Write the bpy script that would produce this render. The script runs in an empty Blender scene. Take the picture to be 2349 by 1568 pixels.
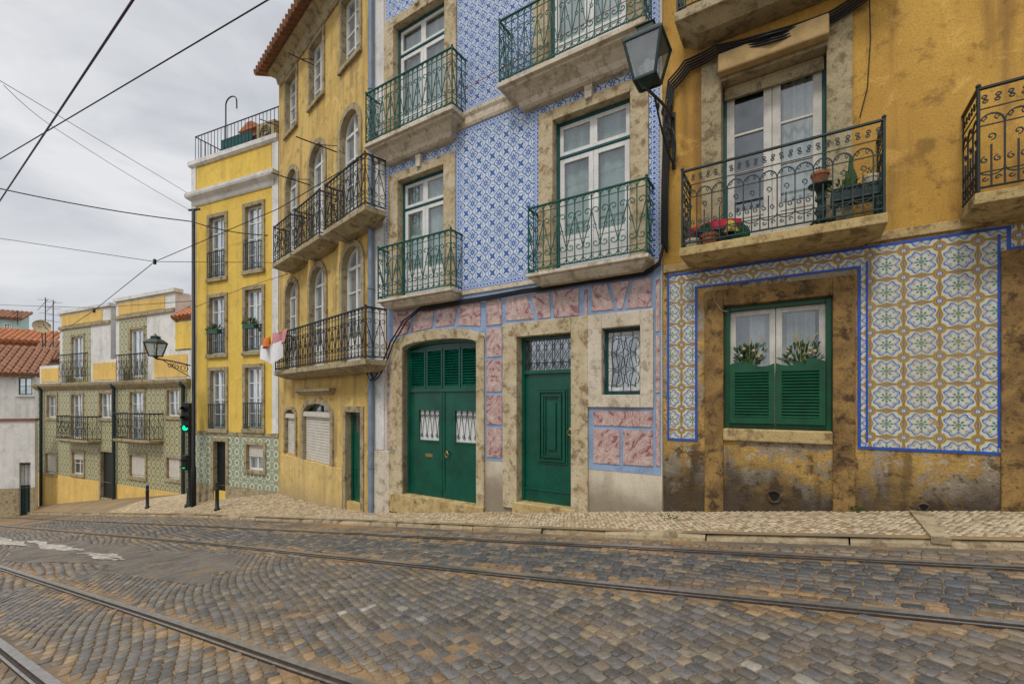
import bpy, math, random
from mathutils import Vector
random.seed(7)
R=random.random
PI=math.pi
CX,HY,F,EYE=1174.5,918.,1044.,1.36
SC=bpy.context.scene
COL=SC.collection
# ------------------------------------------------------------------ mesh builder
class MB:
    def __init__(s): s.v=[]; s.f=[]
    def add(s,vs,fs):
        b=len(s.v); s.v+= [tuple(v) for v in vs]; s.f+=[tuple(i+b for i in f) for f in fs]; return s
    def box(s,x0,x1,y0,y1,z0,z1):
        if x0>x1:x0,x1=x1,x0
        if y0>y1:y0,y1=y1,y0
        if z0>z1:z0,z1=z1,z0
        return s.add([(x0,y0,z0),(x1,y0,z0),(x1,y1,z0),(x0,y1,z0),(x0,y0,z1),(x1,y0,z1),(x1,y1,z1),(x0,y1,z1)],
          [(0,3,2,1),(4,5,6,7),(0,1,5,4),(1,2,6,5),(2,3,7,6),(3,0,4,7)])
    def quad(s,a,b,c,d): return s.add([a,b,c,d],[(0,1,2,3)])
    def prism(s,pts,y0,y1):
        n=len(pts)
        vs=[(x,y0,z) for x,z in pts]+[(x,y1,z) for x,z in pts]
        fs=[tuple(range(n)),tuple(range(2*n-1,n-1,-1))]+[(i,i+n,(i+1)%n+n,(i+1)%n) for i in range(n)]
        return s.add(vs,fs)
    def band(s,inner,outer,y0,y1):
        n=len(inner)
        vs=[(x,y0,z) for x,z in inner]+[(x,y0,z) for x,z in outer]+[(x,y1,z) for x,z in inner]+[(x,y1,z) for x,z in outer]
        fs=[]
        for i in range(n-1):
            fs+=[(i,i+1,n+i+1,n+i),(n+i,n+i+1,3*n+i+1,3*n+i),(i+1,i,2*n+i,2*n+i+1),(2*n+i+1,2*n+i,3*n+i,3*n+i+1)]
        fs+=[(0,n,3*n,2*n),(n-1,2*n-1,4*n-1,3*n-1)]
        return s.add(vs,fs)
    def frame(s,x0,x1,z0,z1,w,y0,y1,bottom=True,wt=None):
        wt=wt or w
        s.box(x0,x0+w,y0,y1,z0,z1); s.box(x1-w,x1,y0,y1,z0,z1); s.box(x0+w,x1-w,y0,y1,z1-wt,z1)
        if bottom: s.box(x0+w,x1-w,y0,y1,z0,z0+w)
        return s
    def tube(s,pts,r,n=5,closed=False):
        pts=[Vector(p) for p in pts]
        rr=r if isinstance(r,(list,tuple)) else [r]*len(pts)
        m=len(pts); vs=[]; fs=[]; nv=None
        for i,p in enumerate(pts):
            if closed: t=pts[(i+1)%m]-pts[i-1]
            else: t=pts[min(i+1,m-1)]-pts[max(i-1,0)]
            if t.length<1e-9: t=Vector((0,0,1))
            t.normalize()
            if nv is None:
                a=Vector((0,0,1)) if abs(t.z)<.9 else Vector((1,0,0))
                nv=t.cross(a)
            nv=nv-t*nv.dot(t)
            if nv.length<1e-6: nv=t.orthogonal()
            nv.normalize(); bn=t.cross(nv)
            for k in range(n):
                a=2*PI*(k+.5)/n
                vs.append(p+nv*(math.cos(a)*rr[i])+bn*(math.sin(a)*rr[i]))
        for i in range(m if closed else m-1):
            j=(i+1)%m
            for k in range(n):
                l=(k+1)%n
                fs.append((i*n+k,i*n+l,j*n+l,j*n+k))
        if not closed: fs+=[tuple(range(n-1,-1,-1)),tuple(range((m-1)*n,m*n))]
        return s.add(vs,fs)
    def lathe(s,c,prof,n=14,sq=False):
        vs=[];fs=[]
        for r,z in prof:
            for k in range(n):
                a=2*PI*(k+.5)/n
                vs.append((c[0]+r*math.cos(a),c[1]+r*math.sin(a),c[2]+z))
        m=len(prof)
        for i in range(m-1):
            for k in range(n):
                l=(k+1)%n; fs.append((i*n+k,i*n+l,(i+1)*n+l,(i+1)*n+k))
        fs+=[tuple(range(n-1,-1,-1)),tuple(range((m-1)*n,m*n))]
        return s.add(vs,fs)
    def mould(s,s0,s1,prof,y=0):
        p=max(o for o,z in prof); vs=[];fs=[]
        for o,z in prof:
            d=p-o; vs+=[(s0+d,y,z),(s0+d,y-o,z),(s1-d,y-o,z),(s1-d,y,z)]
        for i in range(len(prof)-1):
            a=4*i;b=a+4
            for k in range(3): fs.append((a+k,a+k+1,b+k+1,b+k))
        n=len(vs); fs+=[(3,2,1,0),(n-4,n-3,n-2,n-1)]
        return s.add(vs,fs)
    def louvre(s,x0,x1,z0,z1,y,n):
        h=(z1-z0)/n
        for i in range(n):
            a=z0+i*h
            s.add([(x0,y-.012,a),(x1,y-.012,a),(x1,y+.024,a+h*.8),(x0,y+.024,a+h*.8),(x0,y-.005,a-.004),(x1,y-.005,a-.004),(x1,y+.031,a+h*.76),(x0,y+.031,a+h*.76)],
                  [(0,1,2,3),(7,6,5,4),(0,4,5,1),(2,6,7,3),(0,3,7,4),(1,5,6,2)])
        return s
    def wall(s,x0,x1,z0,z1,holes,y=0,depth=.22,rev=True):
        holes=[(max(h[0],x0),min(h[1],x1),max(h[2],z0),min(h[3],z1))+tuple(h[4:]) for h in holes if h[0]<x1 and h[1]>x0 and h[2]<z1 and h[3]>z0]
        xs=sorted(set([x0,x1]+[q for h in holes for q in h[:2]])); zs=sorted(set([z0,z1]+[q for h in holes for q in h[2:4]]))
        for i in range(len(xs)-1):
            for j in range(len(zs)-1):
                a,b,c,d=xs[i],xs[i+1],zs[j],zs[j+1]; mx=(a+b)/2;mz=(c+d)/2
                if any(h[0]<mx<h[1] and h[2]<mz<h[3] for h in holes): continue
                s.quad((a,y,c),(b,y,c),(b,y,d),(a,y,d))
        for h in holes:
            a,b,c,d=h[:4]; rise=h[4] if len(h)>4 else 0
            sp=d-rise; Y=y+depth
            if rev:
                s.quad((a,y,c),(a,y,sp),(a,Y,sp),(a,Y,c)); s.quad((b,y,sp),(b,y,c),(b,Y,c),(b,Y,sp))
                s.quad((a,Y,c),(b,Y,c),(b,y,c),(a,y,c))
                if not rise: s.quad((a,y,d),(b,y,d),(b,Y,d),(a,Y,d))
            if rise:
                pt=arch(a,b,sp,d,12)
                for k in range(12):
                    p,q=pt[k],pt[k+1]
                    s.quad((p[0],y,p[1]),(q[0],y,q[1]),(q[0],y,d),(p[0],y,d))
                    if rev: s.quad((p[0],y,p[1]),(p[0],Y,p[1]),(q[0],Y,q[1]),(q[0],y,q[1]))
        return s
    def body(s,x0,x1,z0,z1,d,y=0):
        s.quad((x1,y,z0),(x1,d,z0),(x1,d,z1),(x1,y,z1)); s.quad((x0,d,z0),(x0,y,z0),(x0,y,z1),(x0,d,z1))
        s.quad((x1,d,z0),(x0,d,z0),(x0,d,z1),(x1,d,z1)); s.quad((x0,y,z1),(x1,y,z1),(x1,d,z1),(x0,d,z1))
        return s
def arch(a,b,sp,top,n=12):
    c=(a+b)/2; w=(b-a)/2
    return [(c-w*math.cos(PI*i/n),sp+(top-sp)*math.sin(PI*i/n)) for i in range(n+1)]
def mesh(name,v,f,mat,smooth=False):
    me=bpy.data.meshes.new(name); me.from_pydata(v,[],f)
    if smooth: me.polygons.foreach_set('use_smooth',[True]*len(me.polygons))
    if mat: me.materials.append(mat)
    me.update(); return me
def tagit(o,label=None,cat=None,group=None,kind=None):
    if label:o['label']=label
    if cat:o['category']=cat
    if group:o['group']=group
    if kind:o['kind']=kind
    return o
def bev(o,w):
    if w:
        m=o.modifiers.new('bevel','BEVEL'); m.width=w; m.segments=2; m.limit_method='ANGLE'; m.angle_limit=.7
# ------------------------------------------------------------------ planes
class Pl:
    def __init__(s,o,e):
        s.o=Vector(o); s.e=Vector(e).normalized(); s.n=Vector((-s.e.y,s.e.x))
    def at(s,px,py,p=0):
        u=(px-CX)/F; Z=(s.o.dot(s.n)-p)/(u*s.n.x+s.n.y)
        d=Vector((u*Z,Z))-s.o
        return d.dot(s.e),EYE+(HY-py)/F*Z
    def x(s,px,p=0): return s.at(px,0,p)[0]
    def z(s,px,py,p=0): return s.at(px,py,p)[1]
    def rect(s,xl,xr,yt,yb,p=0):
        m=(xl+xr)/2
        return s.at(xl,0,p)[0],s.at(xr,0,p)[0],s.at(m,yb,p)[1],s.at(m,yt,p)[1]
    def w(s,x,y,z):
        q=s.o+s.e*x+s.n*y; return Vector((q.x,q.y,z))
    def rot(s): return math.atan2(s.e.y,s.e.x)
def vp_plane(o,vpx):
    u=(vpx-CX)/F; return Pl(o,(-u,-1))
_t=vp_plane((0,0),-449)
E1=_t.e.copy(); N1=_t.n.copy(); Q1=6.26
P1=Pl(N1*Q1,E1)
PA=vp_plane(P1.w(P1.x(845),0,0).xy,145)
PB=vp_plane(PA.w(PA.x(639),.02,0).xy,-1200)
PC=vp_plane(((440-CX)/F*19,19),-1000)
PW=Pl((0,0),(1,0))
def W3(px,py,Z): return Vector(((px-CX)/F*Z,Z,EYE+(HY-py)/F*Z))
def sq(X,Y): return X*E1.x+Y*E1.y, X*N1.x+Y*N1.y
def sqw(s,q,z): return (s*E1.x+q*N1.x, s*E1.y+q*N1.y, z)
def kn(k,s):
    if s<=k[0][0]: return k[0][1]
    for (a,b),(c,d) in zip(k,k[1:]):
        if s<=c: return b+(d-b)*(s-a)/(c-a)
    return k[-1][1]
def cl(x,a=0,b=1): return max(a,min(b,x))
def sst(x): x=cl(x); return x*x*(3-2*x)
def zr(s): return .134*cl(s,-46,14)
def zs(s,q): return zr(s)+.078+cl((-7.5-s)/5)*.30*sst((q-5.8)/1.7)
KERB=[(-46,6.35),(-40,6.3),(-14.6,5.95),(-6.4,5.46),(-1.5,5.12),(14,5.1)]
RAILS=[[(-46,5.65),(-35,5.5),(-12.4,5.08),(-6,4.9),(-1.3,4.76),(1.3,4.64),(14,4.4)],
       [(-46,4.5),(-26,4.15),(-9.6,3.93),(-1,3.62),(1,3.57),(14,3.4)],
       [(-46,2.4),(-12.1,1.89),(-4.7,1.79),(-2.2,1.73),(14,1.6)],
       [(-46,1.5),(-12.1,1.0),(-5.9,.93),(-4.4,.905),(14,.75)]]
def qk(s): return kn(KERB,s)
def gz(s,q): return zs(s,q) if q>qk(s) else zr(s)
def hit(px,py):
    Z=1.5
    while Z<70:
        X=(px-CX)/F*Z; s,q=sq(X,Z)
        if EYE-(py-HY)/F*Z<=gz(s,q): break
        Z+=.01
    return X,Z,gz(s,q)
class T:
    def __init__(s,name,label,cat,pl,base,group=None):
        s.b=Vector(base); s.pl=pl
        o=bpy.data.objects.new(name,None); COL.objects.link(o); o.empty_display_size=.2
        o.location=pl.w(*base); o.rotation_euler.z=pl.rot(); tagit(o,label,cat,group); s.o=o
    def add(s,name,mb,mat,parent=None,smooth=False,bevel=0,label=None):
        b=s.b
        v=[(x-b.x,y-b.y,z-b.z) for x,y,z in mb.v]
        o=bpy.data.objects.new(name,mesh(name,v,mb.f,mat,smooth)); COL.objects.link(o)
        o.parent=parent or s.o; bev(o,bevel)
        if label:o['label']=label
        return o
def solo(name,mb,mat,pl,base,label,cat,group=None,smooth=False,bevel=0,kind=None):
    b=base
    o=bpy.data.objects.new(name,mesh(name,[(x-b[0],y-b[1],z-b[2]) for x,y,z in mb.v],mb.f,mat,smooth)); COL.objects.link(o)
    o.location=pl.w(*b); o.rotation_euler.z=pl.rot(); bev(o,bevel)
    return tagit(o,label,cat,group,kind)
def setting(name,mb,mat,smooth=False):
    o=bpy.data.objects.new(name,mesh(name,mb.v,mb.f,mat,smooth)); COL.objects.link(o); o['kind']='structure'; return o
# ------------------------------------------------------------------ materials
class G:
    def __init__(s,name,rough=.8,spec=.3,metal=0):
        m=bpy.data.materials.new(name); m.use_nodes=True; s.m=m; s.nt=m.node_tree; s.b=s.nt.nodes['Principled BSDF']
        s.b.inputs['Roughness'].default_value=rough; s.b.inputs['Specular IOR Level'].default_value=spec; s.b.inputs['Metallic'].default_value=metal
        s.co=s.nt.nodes.new('ShaderNodeTexCoord').outputs['Object']
    def nd(s,t): return s.nt.nodes.new(t)
    def put(s,sock,v):
        if v is None: return
        if hasattr(v,'is_linked'): s.nt.links.new(v,sock)
        elif isinstance(v,(tuple,list)): sock.default_value=tuple(v)+((1,) if len(v)==3 and len(sock.default_value)==4 else ())
        else: sock.default_value=v
    def m_(s,op,a,b=None,c=None):
        n=s.nd('ShaderNodeMath'); n.operation=op
        for i,v in enumerate((a,b,c)): s.put(n.inputs[i],v)
        return n.outputs[0]
    def vec(s,sc):
        n=s.nd('ShaderNodeVectorMath'); n.operation='MULTIPLY'; s.put(n.inputs[0],s.co); n.inputs[1].default_value=sc; return n.outputs[0]
    def noise(s,sc,det=4,ro=.55,vec=None,dist=0):
        n=s.nd('ShaderNodeTexNoise'); s.put(n.inputs['Vector'],vec or s.co); n.inputs['Scale'].default_value=sc; n.inputs['Detail'].default_value=det
        n.inputs['Roughness'].default_value=ro; n.inputs['Distortion'].default_value=dist; return n.outputs['Fac']
    def vor(s,sc,feat='F1',vec=None,out='Distance'):
        n=s.nd('ShaderNodeTexVoronoi'); n.feature=feat; s.put(n.inputs['Vector'],vec or s.co); n.inputs['Scale'].default_value=sc; return n.outputs[out]
    def mr(s,v,a,b,c=0.,d=1.):
        n=s.nd('ShaderNodeMapRange'); n.interpolation_type='SMOOTHSTEP'; s.put(n.inputs[0],v)
        for i,k in enumerate((a,b,c,d)): n.inputs[i+1].default_value=k
        return n.outputs[0]
    def mix(s,f,a,b,mode='MIX'):
        n=s.nd('ShaderNodeMix'); n.data_type='RGBA'; n.blend_type=mode; s.put(n.inputs[0],f); s.put(n.inputs[6],a); s.put(n.inputs[7],b); return n.outputs[2]
    def xz(s):
        n=s.nd('ShaderNodeSeparateXYZ'); s.put(n.inputs[0],s.co); return n.outputs[0],n.outputs[1],n.outputs[2]
    def col(s,c): s.put(s.b.inputs['Base Color'],c); return s
    def bump(s,h,st=.4,d=.01):
        n=s.nd('ShaderNodeBump'); n.inputs['Strength'].default_value=st; n.inputs['Distance'].default_value=d; s.put(n.inputs['Height'],h)
        s.nt.links.new(n.outputs[0],s.b.inputs['Normal']); return s
def vary(name,c,amt=.25,rough=.6,spec=.3,metal=0,sc=6,bump=.15,c2=None):
    g=G(name,rough,spec,metal)
    n=g.noise(sc,5,.6); d=c2 or tuple(x*(1-amt) for x in c)
    f=g.mr(n,.35,.7); n2=g.noise(sc*9,3)
    k=g.mix(f,c,d); k=g.mix(g.mr(n2,.45,.75,0,.35),k,tuple(x*.6 for x in d)); g.col(k)
    if bump: g.bump(n2,bump,.004)
    return g.m
def plaster(name,c,c2,dirt,amt=.6,base=0,basecol=(.07,.05,.035),peel=None,bs=.35):
    g=G(name,.9,.2)
    f=g.mr(g.noise(.9,6,.6,dist=.6),.36,.66); k=g.mix(f,c,c2)
    st=g.noise(1.,5,.6,vec=g.vec((3.2,3.2,.35))); k=g.mix(g.mr(st,.46,.68,0,amt),k,dirt)
    bl=g.noise(3.3,8,.72); k=g.mix(g.mr(bl,.52,.66,0,amt*.9),k,tuple(x*.8 for x in dirt))
    k=g.mix(g.mr(g.noise(2.3,6,.68,dist=.7),.54,.66,0,amt*.6),k,tuple(min(1,x*1.25+.03) for x in c))
    k=g.mix(g.mr(g.noise(11,7,.75),.58,.66,0,amt*.6),k,tuple(x*.6 for x in dirt))
    fi=g.noise(55,4,.6); k=g.mix(g.mr(fi,.4,.7,0,.45),k,dirt)
    x,y,z=g.xz()
    if peel:
        pn=g.noise(2.1,6,.65,dist=.8); k=g.mix(g.mr(pn,.6,.63,0,.9),k,peel)
    if base:
        h=g.m_('SUBTRACT',z,g.m_('MULTIPLY',g.noise(2.2,6,.65),base*1.6))
        k=g.mix(g.mr(h,-base*.9,base*.45,.88,0),k,basecol)
    g.col(k); g.bump(g.m_('ADD',fi,g.m_('MULTIPLY',bl,.8)),bs,.012)
    return g.m
def stone(name,c,c2,dirt,amt=.6):
    g=G(name,.85,.25)
    k=g.mix(g.mr(g.noise(2.5,6,.65,dist=.5),.35,.65),c,c2)
    k=g.mix(g.mr(g.noise(6,8,.72,dist=.3),.48,.64,0,amt),k,dirt)
    k=g.mix(g.mr(g.noise(17,6,.7),.56,.66,0,amt*.7),k,tuple(a*.7 for a in dirt))
    v=g.noise(70,3,.6); k=g.mix(g.mr(v,.5,.7,0,.4),k,tuple(a*.6 for a in dirt))
    g.col(k); g.bump(g.m_('ADD',v,g.noise(9,6,.7)),.5,.010); return g.m
def per(g,sock,P):
    return g.m_('SUBTRACT',g.m_('FRACT',g.m_('DIVIDE',sock,P)),.5)
def lt(g,v,t,w=.012): return g.mr(v,t-w,t+w,1,0)
def near(g,v,t,w): return lt(g,g.m_('ABSOLUTE',g.m_('SUBTRACT',v,t)),w,.01)
def polar(g,a,b): return g.m_('SQRT',g.m_('ADD',g.m_('MULTIPLY',a,a),g.m_('MULTIPLY',b,b))),g.m_('ARCTAN2',b,a)
def mx(g,*l):
    r=l[0]
    for q in l[1:]: r=g.m_('MAXIMUM',r,q)
    return r
def blue_tiles(name,P=.28,white=(.58,.65,.70),blue=(.008,.075,.35),mid=(.11,.25,.50)):
    g=G(name,.3,.45); x,y,z=g.xz()
    wob=g.m_('MULTIPLY',g.m_('SUBTRACT',g.noise(9,2),.5),.016)
    px=per(g,g.m_('ADD',x,wob),P); pz=per(g,z,P)
    ax=g.m_('ABSOLUTE',px); az=g.m_('ABSOLUTE',pz)
    r,a=polar(g,px,pz); c8=g.m_('COSINE',g.m_('MULTIPLY',a,8.)); c4=g.m_('COSINE',g.m_('MULTIPLY',a,4.))
    qx=g.m_('SUBTRACT',.5,ax); qz=g.m_('SUBTRACT',.5,az); r2,a2=polar(g,qx,qz); d4=g.m_('COSINE',g.m_('MULTIPLY',a2,4.))
    star=lt(g,g.m_('SUBTRACT',r,g.m_('MULTIPLY',c8,.07)),.165,.02); eye=lt(g,r,.05)
    ring=near(g,g.m_('SUBTRACT',r,g.m_('MULTIPLY',c4,.05)),.325,.034)
    st2=lt(g,g.m_('ADD',r2,g.m_('MULTIPLY',d4,.07)),.17,.02)
    rg2=near(g,r2,.29,.022)
    cr=g.m_('MULTIPLY',lt(g,g.m_('MINIMUM',ax,az),.024),g.m_('SUBTRACT',1,lt(g,r,.34)))
    dg=g.m_('MULTIPLY',lt(g,g.m_('ABSOLUTE',g.m_('SUBTRACT',ax,az)),.02),g.m_('SUBTRACT',1,lt(g,r,.2)))
    bl=mx(g,g.m_('SUBTRACT',star,eye),ring,st2,g.m_('MULTIPLY',rg2,.75),g.m_('MULTIPLY',cr,.8),g.m_('MULTIPLY',dg,.6))
    sh=lt(g,r,.31); k=g.mix(g.m_('ADD',.04,g.m_('MULTIPLY',sh,.16)),white,mid); k=g.mix(bl,k,blue)
    T2=P/2; gr=g.mr(mx(g,g.m_('ABSOLUTE',per(g,x,T2)),g.m_('ABSOLUTE',per(g,z,T2))),.475,.495); k=g.mix(g.m_('MULTIPLY',gr,.4),k,(.20,.22,.26))
    k=g.mix(g.mr(g.noise(1.4,5,.6),.42,.72,0,.3),k,(.15,.24,.36))
    k=g.mix(g.mr(g.noise(4,7,.72),.62,.68,0,.6),k,(.46,.43,.36))
    g.col(k); g.bump(g.m_('SUBTRACT',1,gr),.3,.003); return g.m
def green_tiles(name,P=.28,white=(.53,.54,.47),blue=(.03,.09,.36),yel=(.42,.26,.012),green=(.01,.17,.14),sky=(.22,.33,.47),peel=.575):
    g=G(name,.35,.4); x,y,z=g.xz()
    px=per(g,x,P); pz=per(g,z,P); ax=g.m_('ABSOLUTE',px); az=g.m_('ABSOLUTE',pz)
    r,a=polar(g,px,pz); c8=g.m_('COSINE',g.m_('MULTIPLY',a,8.)); c4=g.m_('COSINE',g.m_('MULTIPLY',a,4.))
    d=g.m_('SUBTRACT',r,g.m_('ADD',.365,g.m_('ADD',g.m_('MULTIPLY',c4,-.055),g.m_('MULTIPLY',c8,-.05))))
    m=g.m_('SUBTRACT',.5,mx(g,ax,az)); mn=g.m_('MINIMUM',ax,az); rc,ac=polar(g,g.m_('SUBTRACT',.5,ax),g.m_('SUBTRACT',.5,az))
    out=g.m_('SUBTRACT',1,lt(g,d,.0))
    k=g.mix(near(g,d,-.065,.022),white,sky)
    dd,_=polar(g,g.m_('SUBTRACT',ax,.205),g.m_('SUBTRACT',az,.205)); k=g.mix(lt(g,dd,.035),k,yel)
    da,_=polar(g,g.m_('SUBTRACT',mx(g,ax,az),.27),mn); k=g.mix(lt(g,da,.032),k,blue)
    wv=g.m_('ADD',.078,g.m_('MULTIPLY',g.m_('COSINE',g.m_('MULTIPLY',mn,12.56)),.03))
    oc=g.mix(lt(g,g.m_('SUBTRACT',m,wv),.0),white,yel)
    oc=g.mix(near(g,g.m_('SUBTRACT',m,wv),-.035,.010),oc,(.16,.11,.03))
    lens=g.m_('MULTIPLY',lt(g,m,.024),lt(g,mn,.13)); oc=g.mix(lens,oc,blue)
    oc=g.mix(lt(g,rc,.20),oc,yel); oc=g.mix(near(g,rc,.155,.012),oc,(.16,.11,.03)); oc=g.mix(lt(g,rc,.105),oc,blue); oc=g.mix(lt(g,rc,.065),oc,white)
    k=g.mix(out,k,oc); k=g.mix(near(g,d,0,.024),k,blue)
    pet=g.m_('MULTIPLY',g.m_('MULTIPLY',lt(g,g.m_('SUBTRACT',r,g.m_('MULTIPLY',c8,.035)),.165),g.mr(g.m_('ADD',c8,lt(g,r,.09)),-.6,-.25)),g.m_('SUBTRACT',1,near(g,r,.085,.010)))
    k=g.mix(g.m_('MULTIPLY',pet,.92),k,green); k=g.mix(lt(g,r,.03),k,yel)
    T2=P/2; gr=g.mr(mx(g,g.m_('ABSOLUTE',per(g,x,T2)),g.m_('ABSOLUTE',per(g,z,T2))),.468,.490)
    k=g.mix(g.m_('MULTIPLY',gr,.7),k,(.25,.17,.08))
    k=g.mix(g.mr(g.noise(1.5,5,.6),.40,.72,0,.34),k,(.36,.28,.14))
    k=g.mix(g.mr(g.noise(24,5,.7),.5,.7,0,.35),k,(.30,.27,.20))
    pn=g.m_('SUBTRACT',g.noise(2.6,7,.7,dist=.4),g.m_('MULTIPLY',g.mr(z,.4,1.6),.12))
    k=g.mix(g.mr(pn,peel,peel+.015,0,.95),k,(.42,.235,.06))
    k=g.mix(g.mr(g.noise(14,6,.7),.63,.66,0,.85),k,(.38,.23,.09))
    g.col(k); g.bump(g.m_('SUBTRACT',g.m_('SUBTRACT',1,gr),g.mr(pn,peel,peel+.01)),.5,.004); return g.m
def small_tiles(name,P,c,line,dot):
    g=G(name,.4,.4); x,y,z=g.xz(); px=per(g,x,P); pz=per(g,z,P); ax=g.m_('ABSOLUTE',px); az=g.m_('ABSOLUTE',pz); r,a=polar(g,px,pz)
    k=g.mix(near(g,r,.40,.09),c,line); k=g.mix(lt(g,r,.18,.05),k,dot); k=g.mix(lt(g,g.m_('SUBTRACT',.5,mx(g,ax,az)),.05,.02),k,dot)
    k=g.mix(g.mr(g.noise(1.2,5,.6),.45,.75,0,.3),k,tuple(q*.6 for q in c)); k=g.mix(g.mr(g.noise(5,6,.7),.55,.7,0,.4),k,tuple(q*.45 for q in c)); g.col(k); return g.m
def chequer_border(name):
    g=G(name,.35,.4); x,y,z=g.xz(); P=.07
    px=g.m_('ABSOLUTE',per(g,x,P)); pz=g.m_('ABSOLUTE',per(g,z,P))
    k=g.mix(g.mr(mx(g,px,pz),.22,.28),(.015,.08,.40),(.50,.58,.68)); k=g.mix(g.mr(mx(g,px,pz),.42,.46),k,(.02,.11,.43)); g.col(k); return g.m
def marble(name):
    g=G(name,.35,.45)
    w=g.noise(3.2,3,.5,dist=3.2); k=g.mix(g.mr(w,.40,.54),(.55,.43,.38),(.49,.33,.30))
    k=g.mix(g.mr(w,.585,.597),k,(.25,.10,.105))
    for c_,wd in ((.43,.011),(.49,.007),(.54,.012),(.36,.007)):
        l=g.m_('ABSOLUTE',g.m_('SUBTRACT',w,c_)); k=g.mix(g.mr(l,wd*.4,wd,.85,0),k,(.19,.07,.075))
    l=g.m_('ABSOLUTE',g.m_('SUBTRACT',g.noise(8,4,.6,dist=1.6),.5)); k=g.mix(g.mr(l,.003,.012,.7,0),k,(.20,.09,.09))
    k=g.mix(g.mr(g.noise(3.1,5),.5,.8,0,.4),k,(.48,.40,.33))
    g.col(k); return g.m
M={}
M['cream']=plaster('cream_plaster',(.64,.58,.46),(.54,.48,.37),(.36,.29,.20),.6,.35,(.22,.18,.13))
M['ochre']=plaster('ochre_plaster',(.60,.36,.08),(.48,.27,.06),(.26,.145,.045),.85)
M['ochre2']=plaster('old_yellow_plaster',(.66,.47,.15),(.55,.37,.11),(.31,.215,.10),.85,.5,(.42,.31,.14))
M['ochre3']=plaster('patched_yellow_plaster',(.68,.50,.19),(.60,.42,.15),(.38,.28,.13),.7,.5,(.36,.27,.14))
M['yellow']=plaster('bright_yellow_plaster',(.77,.54,.11),(.70,.48,.09),(.46,.33,.10),.5)
M['peach']=plaster('muted_yellow_plaster',(.76,.51,.15),(.68,.45,.13),(.46,.33,.14),.5)
M['white']=plaster('white_plaster',(.74,.73,.70),(.64,.63,.60),(.40,.39,.36),.5)
M['mint']=plaster('mint_plaster',(.45,.62,.55),(.4,.56,.5),(.3,.4,.36),.3)
M['redwall']=plaster('red_plaster',(.45,.16,.08),(.4,.14,.07),(.25,.1,.06),.3)
g=G('crumbling_plinth',.95,.15); x,y,z=g.xz()
k=g.mix(g.mr(g.noise(1.1,6,.62,dist=.7),.38,.60),(.58,.37,.11),(.38,.24,.09))
k=g.mix(g.mr(g.noise(1.7,7,.66,dist=.6),.485,.53,0,.92),k,(.35,.295,.22))
k=g.mix(g.mr(g.noise(3.1,8,.72,dist=.3),.52,.61,0,.88),k,(.11,.07,.035))
k=g.mix(g.mr(g.noise(4.6,6,.7),.58,.62,0,.85),k,(.52,.46,.36))
k=g.mix(g.mr(g.noise(8,7,.74),.58,.63,0,.7),k,(.07,.045,.025))
k=g.mix(g.mr(g.noise(1.3,5,.6,vec=g.vec((4,4,.4))),.54,.7,0,.55),k,(.075,.05,.03))
hh=g.m_('SUBTRACT',z,g.m_('MULTIPLY',g.noise(2.0,7,.7),1.2)); k=g.mix(g.mr(hh,-.62,.12,.9,0),k,(.045,.033,.024))
k=g.mix(g.mr(g.noise(60,4,.65),.45,.7,0,.4),k,(.10,.07,.04)); g.col(k); g.bump(g.m_('ADD',g.noise(45,5,.7),g.m_('MULTIPLY',g.noise(4,8,.7),2.)),.8,.022); M['plinth']=g.m
M['lime']=stone('limestone',(.56,.48,.33),(.46,.37,.22),(.21,.14,.07),.9)
M['limew']=stone('pale_limestone',(.62,.56,.45),(.54,.47,.36),(.28,.22,.14),.75)
M['brownst']=stone('weathered_brown_stone',(.32,.195,.065),(.18,.105,.04),(.05,.03,.017),.9)
M['sillst']=stone('yellowed_stone',(.52,.40,.19),(.41,.30,.13),(.16,.10,.045),.85)
M['kerb']=stone('kerb_stone',(.40,.32,.20),(.31,.24,.14),(.13,.095,.055),.8)
M['greyst']=stone('grey_yellow_stone',(.42,.35,.21),(.33,.27,.16),(.14,.105,.06),.85)
M['bluetile']=blue_tiles('blue_azulejo'); M['bluetile2']=blue_tiles('dark_blue_azulejo',.24,(.50,.57,.65),(.006,.055,.31),(.09,.2,.45))
M['greentile']=green_tiles('green_yellow_azulejo'); M['chq']=chequer_border('blue_border')
M['ctile']=small_tiles('olive_azulejo',.36,(.62,.55,.33),(.24,.215,.08),(.18,.23,.18))
M['btile']=small_tiles('pale_azulejo',.34,(.62,.59,.44),(.30,.31,.17),(.16,.28,.26))
M['marble']=marble('pink_marbled_tile')
M['skyband']=vary('blue_grey_band',(.27,.37,.54),.3,.4,sc=3)
M['cobalt']=vary('cobalt_line',(.03,.09,.42),.3,.4)
M['door']=vary('green_door_paint',(.0,.082,.05),.35,.26,.5,sc=3,bump=.1)
M['shut']=vary('bright_green_paint',(.001,.078,.03),.35,.33,.45)
M['teal']=vary('teal_paint',(.006,.085,.09),.3,.5,.35)
M['grail']=vary('green_iron',(.004,.09,.057),.35,.5,.4,sc=12)
M['iron']=vary('black_iron',(.012,.016,.016),.3,.5,.4,sc=12)
M['dgiron']=vary('dark_green_iron',(.012,.035,.032),.4,.5,.4,sc=12)
M['wpaint']=vary('white_paint',(.72,.72,.70),.15,.5,.35,sc=4,bump=.08)
M['owpaint']=vary('old_white_paint',(.62,.60,.54),.25,.6,.3,sc=5,bump=.2)
M['pipe']=vary('blue_grey_pipe',(.20,.27,.36),.25,.5)
M['curtain']=vary('white_curtain',(.66,.67,.65),.12,.9,.1,sc=3,bump=0)
M['curtg']=vary('green_white_curtain',(.50,.60,.56),.15,.9,.1,sc=3,bump=0)
M['dark']=vary('dark_room',(.02,.02,.022),.3,.9,.1,bump=0)
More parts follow.
